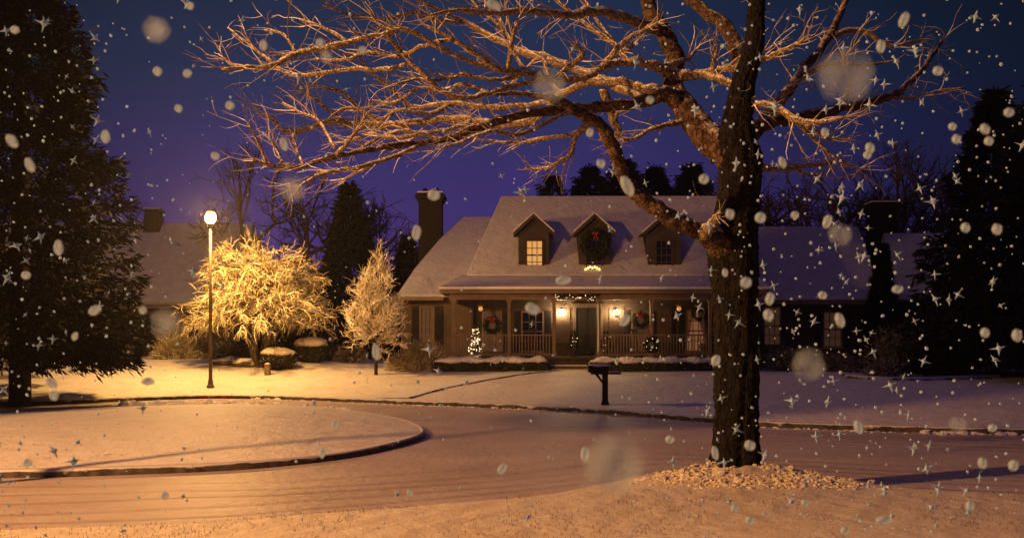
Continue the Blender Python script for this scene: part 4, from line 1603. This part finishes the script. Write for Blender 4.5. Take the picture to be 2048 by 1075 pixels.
def crown_tree(name, label, x, y, z, outline, n, tw_len, tw_r, up, droop, mat, trunk, seed, boughs=40, flat=.85, g_inner=.35):
    """frosted tree: outline = [(height, radius)...] of the crown; boughs from the trunk, fine twigs throughout"""
    g = np.random.default_rng(seed)
    t = thing(name, label, 'tree', (x, y, z))
    ol = np.array(outline, float)
    hs = np.linspace(ol[0, 0], ol[-1, 0], 60)
    rs = np.interp(hs, ol[:, 0], ol[:, 1])
    pr = rs + .05
    mb = MB()
    trunk(mb, g)
    bt = []
    for k in range(boughs):
        i = g.choice(60, p=pr / pr.sum())
        a = g.uniform(0, 2 * PI)
        e = np.array([rs[i] * math.cos(a) * .85, rs[i] * math.sin(a) * .85 * flat, hs[i]])
        b0 = np.array([0, 0, min(ol[0, 0] + .05 + (hs[i] - ol[0, 0]) * .35, hs[i])])
        m_ = b0 * .45 + e * .55 + np.array([0, 0, .12 * rs[i]]) + g.normal(0, .08, 3)
        c_ = catmull([b0, m_, e], 5)
        mb.tube(c_, np.linspace(.045, .012, len(c_)), 5, False)
        bt.append(c_)
    mb.build('trunk', M['darkbark'] if mat == 'rime' else M['shrub'], t)
    mb = MB()
    nbr = 9                                              # branchlets on each bough, n twigs over all of them
    B0, D0 = [], []
    for c_ in bt:
        tg = np.gradient(c_, axis=0)
        tg /= np.linalg.norm(tg, axis=1)[:, None] + 1e-9
        for q in np.linspace(.3, 1, nbr):
            k = min(len(c_) - 1, int(q * (len(c_) - 1)))
            B0.append(c_[k])
            D0.append(tg[k])
    B0, D0 = np.array(B0), np.array(D0)
    d1 = D0 * .9 + g.normal(0, .55, D0.shape) + np.array([0, 0, up * .6])
    L1 = g.uniform(.7, 1.3, len(B0)) * tw_len * 1.5
    p1 = mb.twigs(B0, d1, L1, tw_r * 1.35, droop * .6, .2, 5, g)
    j = g.integers(0, len(B0), n)
    q = g.integers(1, 5, n)
    t1 = p1[j, q + 1 - (q == 5)] - p1[j, q]
    t1 /= np.linalg.norm(t1, axis=1)[:, None] + 1e-9
    d2 = t1 + g.normal(0, .5, (n, 3)) + np.array([0, 0, up * .3])
    L2 = g.uniform(.5, 1.2, n) * tw_len
    p2 = mb.twigs(p1[j, q], d2, L2, tw_r * .85, droop, .22, 4, g)
    j = g.integers(0, n, int(n * 1.3))
    q = g.integers(1, 4, len(j))
    t2 = p2[j, q + 1] - p2[j, q]
    d3 = t2 / (np.linalg.norm(t2, axis=1)[:, None] + 1e-9) + g.normal(0, .55, (len(j), 3))
    mb.twigs(p2[j, q], d3, L2[j] * .5, tw_r * .6, droop, .2, 3, g)
    mb.build('crown', M[mat], t)
    return t


rd = 41.0
rx, rz = X(520, rd), gz_at(X(520, rd), rd)


def multi_stem(mb, g):
    for k in range(6):
        a = k * 1.05 + .3
        e = np.array([math.cos(a) * .9, math.sin(a) * .5, 1.6])
        mb.tube(catmull([(0, 0, -.1), (math.cos(a) * .25 + g.normal(0, .05), math.sin(a) * .2, .55), (math.cos(a) * .45, math.sin(a) * .3, 1.05), e], 5), np.linspace(.10, .045, 16), 7)


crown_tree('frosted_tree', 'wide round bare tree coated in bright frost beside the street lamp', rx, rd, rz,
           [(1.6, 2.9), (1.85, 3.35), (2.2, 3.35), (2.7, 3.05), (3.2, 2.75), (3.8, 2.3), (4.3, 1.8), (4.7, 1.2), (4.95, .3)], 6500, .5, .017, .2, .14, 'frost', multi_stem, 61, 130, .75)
pd = 39.6
px_, pz_ = X(752, pd), gz_at(X(752, pd), pd)


def straight(mb, g):
    mb.tube([(0, 0, -.1), (0, 0, 1), (.03, 0, 2.6), (0, 0, 4.6)], [.075, .065, .045, .012], 8)


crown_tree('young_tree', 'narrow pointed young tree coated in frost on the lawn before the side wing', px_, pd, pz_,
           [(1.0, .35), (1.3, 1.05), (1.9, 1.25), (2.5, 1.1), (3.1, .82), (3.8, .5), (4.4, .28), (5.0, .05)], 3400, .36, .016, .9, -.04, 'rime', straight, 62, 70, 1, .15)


def shrub(label, x, y, rx_, ry_, h, n, seed, mat='shrub', tl=.35, tr=.012, group='snowy shrubs around the houses', name='shrub', leafy=False):
    g = np.random.default_rng(seed)
    z = gz_at(x, y) - .05
    a = g.uniform(0, 2 * PI, n)
    ph = np.arcsin(g.uniform(0, 1, n))
    u = g.uniform(.45, .95, n) * (1 + .12 * np.sin(a * 4 + seed))
    c = np.stack([x + rx_ * u * np.cos(a) * np.cos(ph), y + ry_ * u * np.sin(a) * np.cos(ph), z + h * u * np.sin(ph)], 1)
    d = np.stack([np.cos(a) * np.cos(ph), np.sin(a) * np.cos(ph), np.sin(ph) + .35], 1) + g.normal(0, .5, (n, 3))
    mb = MB()
    if leafy:
        mb.blob((x, y, z + h * .35), (rx_ * .8, ry_ * .8, h * .5), 12, 7, .08, seed)
        mb.leaves(c, d, tl, tl * .3, g)
    else:
        p = mb.twigs(c, d, tl * g.uniform(.6, 1.2, n), tr, .05, .25, 3, g)
        d2 = p[:, 2] - p[:, 1]
        d2 = d2 / np.linalg.norm(d2, axis=1)[:, None] + g.normal(0, .6, (n, 3))
        mb.twigs(p[:, 1], d2, tl * .5, tr * .8, .03, .25, 3, g)
        mb.twigs(np.stack([x + rx_ * .2 * np.cos(a[:60]), y + ry_ * .2 * np.sin(a[:60]), a[:60] * 0 + z], 1), c[:60] - np.array([x, y, z]), h * .8, tr * 1.6, 0, .1, 3, g)
    o_ = mb.build(name, M[mat], None, (x, y, z))
    return tag(o_, label, 'shrub', group)


SH = [
    (352, 43.5, 1.1, .7, 1.25, 900, 'frost', 'pale frosted shrub below the edge of the neighbouring roof'),
    (405, 44, 1.0, .7, .95, 700, 'shrub', 'brown shrub just past the lamp pole foot'),
    (462, 43, .8, .6, .9, 700, 'shrub', 'brown shrub above the flat rocks'),
    (645, 44.5, .8, .6, 1.0, 600, 'shrub', 'dim shrub in the shade past the clipped bush'),
    (700, 43.2, .8, .5, .8, 500, 'shrub', 'dark low shrub left of the young tree trunk'),
    (850, 41.6, .95, .7, 1.35, 1200, 'frost', 'frosted shrub at the corner of the porch'),
    (806, 41.2, .7, .5, .72, 700, 'frost', 'low frosted shrub under the shuttered side window'),
    (1575, 42, 1.25, .6, 1.0, 900, 'shrub', 'low snowy shrub under the far wing window beside the trunk'),
    (1680, 41.6, .9, .5, .75, 800, 'shrub', 'low rounded shrub under the second wing window'),
    (1805, 41, 1.65, 1.2, 2.1, 2200, 'shrub', 'big twiggy snow-dusted shrub before the slim conifer'),
    (1775, 38.6, .7, .5, .7, 600, 'shrub', 'small shrub on the edged bed before the big twiggy one'),
    (1890, 40.5, .9, .6, .95, 700, 'shrub', 'dark shrub before the garage corner'),
    (200, 42, 1.4, .8, 1.3, 800, 'shrub', 'dim shrub half hidden by the huge spruce'),
]
for i, (px, d, a_, b_, h, n, mt, lab) in enumerate(SH):
    shrub(lab, X(px, d), d, a_, b_, h, n, 100 + i, mt)
# clipped bush glowing under the round tree: leafy ball with a cap of snow
for px, d, r, h, lab, sd in ((556, 40.6, .75, .92, 'clipped round bush with bright snow cap under the frosted tree', 7), (622, 42.5, .8, 1.1, 'clipped round bush in shade with a dim snow cap', 8)):
    x, y = X(px, d), d
    z = gz_at(x, y)
    t = thing('round_bush', lab, 'bush', (x, y, z), 'clipped round bushes')
    g = np.random.default_rng(sd)
    mb = MB()
    mb.blob((x, y, z + h * .45), (r * .85, r * .7, h * .45), 14, 8, .05, sd)
    n = 900
    v = g.normal(0, 1, (n, 3))
    v /= np.linalg.norm(v, axis=1)[:, None]
    mb.leaves(np.array([x, y, z + h * .45]) + v * np.array([r * .85, r * .7, h * .45]), v + g.normal(0, .5, (n, 3)), .14, .05, g)
    mb.build('foliage', M['hedgeleaf'], t, (x, y, z))
    mb = MB()
    mb.blob((x, y, z + h * .72), (r * .9, r * .75, h * .25), 18, 9, .05, sd + 1)
    mb.build('snow_cap', M['near_snow'], t, (x, y, z), True)

# low clipped hedges before the porch, snow lying along the top
for x0, x1, ty0, lab, sd in ((865, 1098, 714, 'low clipped hedge under a thick snow top, on the snowman side of the steps', 1), (1176, 1500, 722, 'low clipped hedge under a snow top, beyond the steps by the mailbox', 2)):
    d = 40.9
    xa, xb = X(x0, d), X(x1, d)
    zb = gz_at((xa + xb) / 2, d)
    h = .42
    t = thing('hedge', lab, 'hedge', ((xa + xb) / 2, d, zb), 'clipped hedges before the porch')
    o = tuple(t.location)
    g = np.random.default_rng(sd)
    n = 5200
    c = np.stack([g.uniform(xa, xb, n), d + g.uniform(-.33, .33, n), zb + g.uniform(0, h, n)], 1)
    dv = g.normal(0, 1, (n, 3)) + np.array([0, -.6, .2])
    mb = MB()
    mb.bx(xa + .08, xb - .08, d - .28, d + .28, zb - .15, zb + h - .05)
    mb.leaves(c, dv, .11, .045, g)
    mb.build('foliage', M['hedgeleaf'], t, o)
    ns = int((xb - xa) / .06)
    P_ = np.linspace(xa, xb, ns)
    nv = 12
    mb = MB()
    th = np.linspace(-.25 * PI, 1.25 * PI, nv)
    V = []
    for k, x in enumerate(P_):
        e = min(1, min(x - xa, xb - x) / .35) ** .5
        hh = .15 + .05 * float(fbm(np.array(x), 0, 3, sd)) + .03 * math.sin(x * 7)
        w = .36 + .05 * math.sin(x * 4.3)
        V.append(np.stack([np.full(nv, x), d - w * e * np.cos(th) * (1 + .06 * g.normal(0, 1, nv)), zb + h + hh * e * np.sin(th) * (1 + .12 * g.normal(0, 1, nv)) - (1 - e) * .12], 1))
    V = np.array(V)
    i_ = np.arange(ns * nv).reshape(ns, nv)
    f_ = np.stack([i_[:-1, :-1], i_[:-1, 1:], i_[1:, 1:], i_[1:, :-1]], -1).reshape(-1, 4)
    mb.add(V.reshape(-1, 3), f_)
    mb.build('snow_top', M['clean_snow'], t, o, True)

# flat rocks by the bank
for i, (px, py, d, sx_, sz_, lab) in enumerate(((448, 715, 41.5, .55, .16, 'flat rock at the lamp pole side of the bank edge'), (492, 717, 41.2, .62, .2, 'long flat rock in front of the frosted tree stems'),
                                            (462, 700, 42, .5, .16, 'flat rock stacked behind the bank edge rocks'), (515, 707, 41.8, .34, .18, 'small snow-topped rock by the clipped bush'))):
    x, z = X(px, d), gz_at(X(px, d), d)
    mb = MB()
    mb.blob((x, d, z + sz_ * .6), (sx_, .35, sz_), 12, 8, .1, 70 + i)
    tag(mb.build('rock', M['stone'], None, (x, d, z)), lab, 'rock', 'flat rocks on the bank')

# ------------------------------------------------------------------ falling snow
def star_mesh(seed):
    g = np.random.default_rng(seed)
    mb = MB()
    ax = np.array([[1, 0, 0], [-1, 0, 0], [0, 0, 1], [0, 0, -1], [0, 1, 0], [0, -1, 0.]])
    for k in range(6):
        dv = ax[k] + g.normal(0, .12, 3)
        L = g.uniform(.85, 1.25) if k < 4 else .55
        up = np.cross(dv, [.3, .5, .8])
        up /= np.linalg.norm(up)
        si = np.cross(dv, up)
        si /= np.linalg.norm(si)
        w = .2
        mb.add([up * w, si * w, -up * w, -si * w, dv * L], [[0, 1, 4], [1, 2, 4], [2, 3, 4], [3, 0, 4]])
    mb.blob((0, 0, 0), .34, 8, 6, .06, seed)
    return mb


def fluff_mesh(seed, s=(1, 1, 1)):
    mb = MB()
    mb.blob((0, 0, 0), s, 16, 12, .05, seed)
    return mb


def snowdist(n, g):
    """more flakes toward the darker sides, as the photograph shows"""
    out = []
    while len(out) < n:
        x, y = g.uniform(-20, 2068), g.uniform(-20, 1095)
        w = .15 + .85 * np.clip((x - 1150) / 420, 0, 1) + .6 * np.clip((450 - x) / 300, 0, 1)
        if x > 1850:
            w *= .7
        if y > 900:
            w *= .75
        if g.uniform() < w:
            out.append((x, y))
    return out


gs = np.random.default_rng(2024)
STARS = [star_mesh(i).build('snow_crystal', M['flake'], None, (0, 0, 0)) for i in range(4)]
lab_s = 'small spiky snow crystal glinting white as it falls through the night air'
grp_s = 'spiky snow crystals in the air'
lst = snowdist(215, gs)
for i, (px, py) in enumerate(lst):
    d = gs.uniform(1.7, 3.4)
    r = gs.uniform(6.5, 13) * (.85 + .25 * (px > 1300)) if i % 4 else gs.uniform(12, 19)
    o_ = STARS[i] if i < 4 else STARS[i % 4].copy()
    if i >= 4:
        COL.objects.link(o_)
    w = W(px, py, d)
    o_.location = w
    s = r / F * d
    o_.scale = (s, s, s)
    o_.rotation_euler = (gs.normal(0, .35), gs.normal(0, .5), gs.normal(0, .5))
    tag(o_, lab_s, 'snowflake', grp_s)
BL = [(375, 147, 9, 8), (357, 217, 8, 8), (460, 211, 9, 9), (431, 312, 9, 8), (315, 143, 9, 9), (568, 288, 8, 13), (868, 390, 12, 11), (833, 465, 9, 14), (988, 10, 15, 9), (1255, 372, 11, 20), (1202, 327, 9, 9),
      (1408, 358, 10, 10), (1655, 443, 9, 13), (1460, 428, 9, 10), (1521, 435, 11, 11), (1492, 565, 11, 11), (1540, 597, 9, 12), (1537, 630, 10, 12), (1680, 640, 9, 14), (1717, 853, 9, 13), (1985, 855, 9, 8),
      (1768, 1040, 15, 9), (1170, 908, 9, 14), (1005, 937, 8, 12), (1340, 878, 9, 8), (1065, 617, 15, 11), (117, 495, 9, 15), (60, 330, 9, 14), (24, 282, 10, 14), (211, 273, 9, 13), (190, 620, 13, 9), (286, 620, 8, 8),
      (150, 672, 6, 9), (103, 765, 9, 13), (108, 790, 9, 10), (1970, 258, 9, 11), (1978, 282, 9, 9), (1913, 278, 9, 9), (1905, 253, 8, 8), (1808, 40, 9, 15), (1762, 93, 9, 12), (1740, 296, 9, 11), (1876, 142, 10, 9),
      (1994, 458, 10, 11), (1931, 455, 9, 10), (2018, 225, 10, 9), (2034, 670, 10, 12), (1970, 665, 9, 10), (2027, 930, 10, 11), (1965, 925, 9, 11), (296, 762, 13, 8), (1127, 560, 15, 9), (752, 703, 8, 15),
      (1232, 625, 8, 12), (1250, 640, 9, 13), (1795, 578, 11, 8), (1432, 720, 9, 11), (1500, 890, 11, 10), (1430, 905, 7, 13), (1645, 590, 9, 8), (1565, 325, 7, 11), (1450, 545, 6, 8), (1590, 430, 8, 8), (527, 91, 8, 10),
      (640, 85, 8, 8), (1180, 265, 7, 9), (725, 100, 8, 7), (1300, 200, 8, 7), (380, 12, 8, 8), (30, 60, 9, 8), (52, 550, 9, 8), (55, 925, 10, 9), (330, 990, 8, 8), (645, 905, 6, 10), (670, 850, 7, 9), (820, 985, 6, 7),
      (1500, 1040, 9, 8), (1690, 1060, 9, 8), (1470, 1015, 8, 7), (1940, 1010, 9, 9), (1610, 1005, 8, 7), (1735, 310, 8, 8), (1650, 265, 8, 9)]
FL = [fluff_mesh(i + 5).build('snowflake', M['fluff'], None, (0, 0, 0), True) for i in range(3)]
lab_f = 'plump round white snowflake, slightly blurred, drifting close in the night air'
for i, (px, py, a_, b_) in enumerate(BL):
    d = gs.uniform(.95, 1.5)
    o_ = FL[i] if i < 3 else FL[i % 3].copy()
    if i >= 3:
        COL.objects.link(o_)
    o_.location = W(px, py, d)
    o_.scale = (a_ * 1.12 / F * d, min(a_, b_) / F * d, b_ * 1.12 / F * d)
    o_.rotation_euler = (0, gs.normal(0, .35), 0)
    tag(o_, lab_f, 'snowflake', 'plump snowflakes in the air')
BIGF = [(313, 60, 26, 'large blurred snowflake in the sky above the dark spruce'), (585, 378, 27, 'large blurred snowflake under the lowest branch tips near the lamp'), (652, 113, 13, 'soft snowflake among the upper branch tips'),
        (1100, 172, 34, 'large blurred snowflake over the middle of the branches'), (1690, 152, 55, 'biggest blurred snowflake, in the sky beyond the big tree'), (1618, 728, 32, 'large bright blurred snowflake under the second wing window'),
        (1228, 930, 62, 'faint wide blurred snowflake over the road by the mound'), (332, 645, 30, 'faint blurred snowflake before the neighbouring garage door'), (1680, 468, 23, 'blurred snowflake over the far wing ridge'),
        (1915, 848, 17, 'blurred snowflake over the dark lawn at the bed edging')]
for i, (px, py, r, lab) in enumerate(BIGF):
    d = .75
    o_ = fluff_mesh(60 + i).build('snowflake', M['haze_fluff'], None, (0, 0, 0), True)
    o_.location = W(px, py, d)
    s = r * 1.3 / F * d
    o_.scale = (s, s, s)
    tag(o_, lab, 'snowflake', 'large blurred snowflakes close by')
mb = MB()
for px, py in snowdist(950, gs):
    d = gs.uniform(2.2, 6)
    r = gs.uniform(1.3, 3.6) / F * d
    mb.blob(W(px, py, d), r, 5, 4, .15, abs(int(px * 7 + py)))
for k in range(160):
    d = gs.uniform(2.2, 6)
    mb.blob(W(gs.uniform(0, 2048), gs.uniform(0, 1075), d), gs.uniform(1.2, 2.6) / F * d, 5, 4, .15, k)
for k in range(500):                              # and further off to both sides
    c = (gs.uniform(-6, 8), gs.uniform(2.5, 9), gs.uniform(.4, 6))
    mb.blob(c, gs.uniform(.0025, .006), 5, 4, .15, k)
tag(mb.build('falling_snow', M['flake']), 'countless tiny snow specks falling through the air', 'snow', kind='stuff')

# ------------------------------------------------------------------ snowy air
hz = MB()
hz.bx(-95, 95, -30, 110, -1.2, 26)
m = bpy.data.materials.new('snowy_air')
m.use_nodes = True
nt = m.node_tree
nt.nodes.clear()
out = nt.nodes.new('ShaderNodeOutputMaterial')
pv = nt.nodes.new('ShaderNodeVolumePrincipled')
pv.inputs['Color'].default_value = (.9, .88, .95, 1)
pv.inputs['Density'].default_value = .0005
pv.inputs['Anisotropy'].default_value = .72
nt.links.new(pv.outputs[0], out.inputs['Volume'])
tag(hz.build('haze', m), 'thin snowy air glowing round the lamps', 'haze', kind='stuff')

# ------------------------------------------------------------------ sky, moonlight, camera
world = bpy.data.worlds.new('World')
SC.world = world
world.use_nodes = True
nt = world.node_tree
bg = nt.nodes['Background']
sky = nt.nodes.new('ShaderNodeTexSky')
sky.sky_type = 'NISHITA'
sky.sun_disc = False
sky.sun_elevation = math.radians(-3)
sky.sun_rotation = math.radians(-25)
tc = nt.nodes.new('ShaderNodeTexCoord')
sp = nt.nodes.new('ShaderNodeSeparateXYZ')
nt.links.new(tc.outputs['Generated'], sp.inputs[0])
# glow of the town low in the sky behind the house, deep blue above
elev = ramp(nt, sp.outputs['Z'], [(.0, (.06, .03, .16)), (.09, (.05, .024, .165)), (.17, (.036, .025, .14)), (.25, (.018, .03, .092)), (.33, (.011, .023, .06)), (.6, (.105, .052, .18))])
side = math_n(nt, 'ABSOLUTE', math_n(nt, 'ADD', sp.outputs['X'], .06))
az = ramp(nt, side, [(.0, (1, 1, 1)), (.18, (.85, .85, .85)), (.3, (.55, .6, .6)), (.42, (.22, .32, .32)), (.52, (.12, .2, .2)), (1, (.1, .14, .16))])
mul = nt.nodes.new('ShaderNodeVectorMath')
mul.operation = 'MULTIPLY'
nt.links.new(elev, mul.inputs[0])
nt.links.new(az, mul.inputs[1])
front = ramp(nt, sp.outputs['Y'], [(.0, (.6, .6, .6)), (.5, (1, 1, 1))])
mul2 = nt.nodes.new('ShaderNodeVectorMath')
mul2.operation = 'MULTIPLY'
nt.links.new(mul.outputs[0], mul2.inputs[0])
nt.links.new(front, mul2.inputs[1])
cl = noise(nt, 3.2, 5, tc.outputs['Generated'])          # thin uneven cloud
mott = nt.nodes.new('ShaderNodeVectorMath')
mott.operation = 'SCALE'
nt.links.new(mul2.outputs[0], mott.inputs[0])
nt.links.new(math_n(nt, 'ADD', .62, math_n(nt, 'MULTIPLY', cl, .76)), mott.inputs['Scale'])
mul2 = mott
sk = nt.nodes.new('ShaderNodeVectorMath')
sk.operation = 'SCALE'
sk.inputs['Scale'].default_value = .02
nt.links.new(sky.outputs[0], sk.inputs[0])
add = nt.nodes.new('ShaderNodeVectorMath')
add.operation = 'ADD'
nt.links.new(mul2.outputs[0], add.inputs[0])
nt.links.new(sk.outputs[0], add.inputs[1])
nt.links.new(add.outputs[0], bg.inputs['Color'])
bg.inputs['Strength'].default_value = 1

L = bpy.data.lights.new('moonlight', 'SUN')
L.energy = .012
L.angle = math.radians(.5)
L.color = (.75, .8, 1)
lo = bpy.data.objects.new('moonlight', L)
COL.objects.link(lo)
lo.rotation_euler = (math.radians(50), 0, math.radians(-25))

cam = bpy.data.cameras.new('camera')
co = bpy.data.objects.new('camera', cam)
COL.objects.link(co)
co.location = (0, 0, EYE)
co.rotation_euler = (PI / 2, 0, 0)
cam.sensor_width = 36
cam.lens = 36 * F / 2048
cam.shift_y = (HOR - 537.5) / 2048
cam.clip_start = .05
cam.clip_end = 3000
cam.dof.use_dof = True
cam.dof.focus_distance = 24
cam.dof.aperture_fstop = 13
SC.camera = co

vs_ = SC.view_settings
vs_.view_transform = 'Standard'
vs_.look = 'None'
vs_.exposure = 0
vs_.gamma = 1
SC.cycles.max_bounces = 6
SC.cycles.transparent_max_bounces = 16
SC.cycles.use_denoising = True
SC.cycles.caustics_reflective = False
SC.cycles.caustics_refractive = False
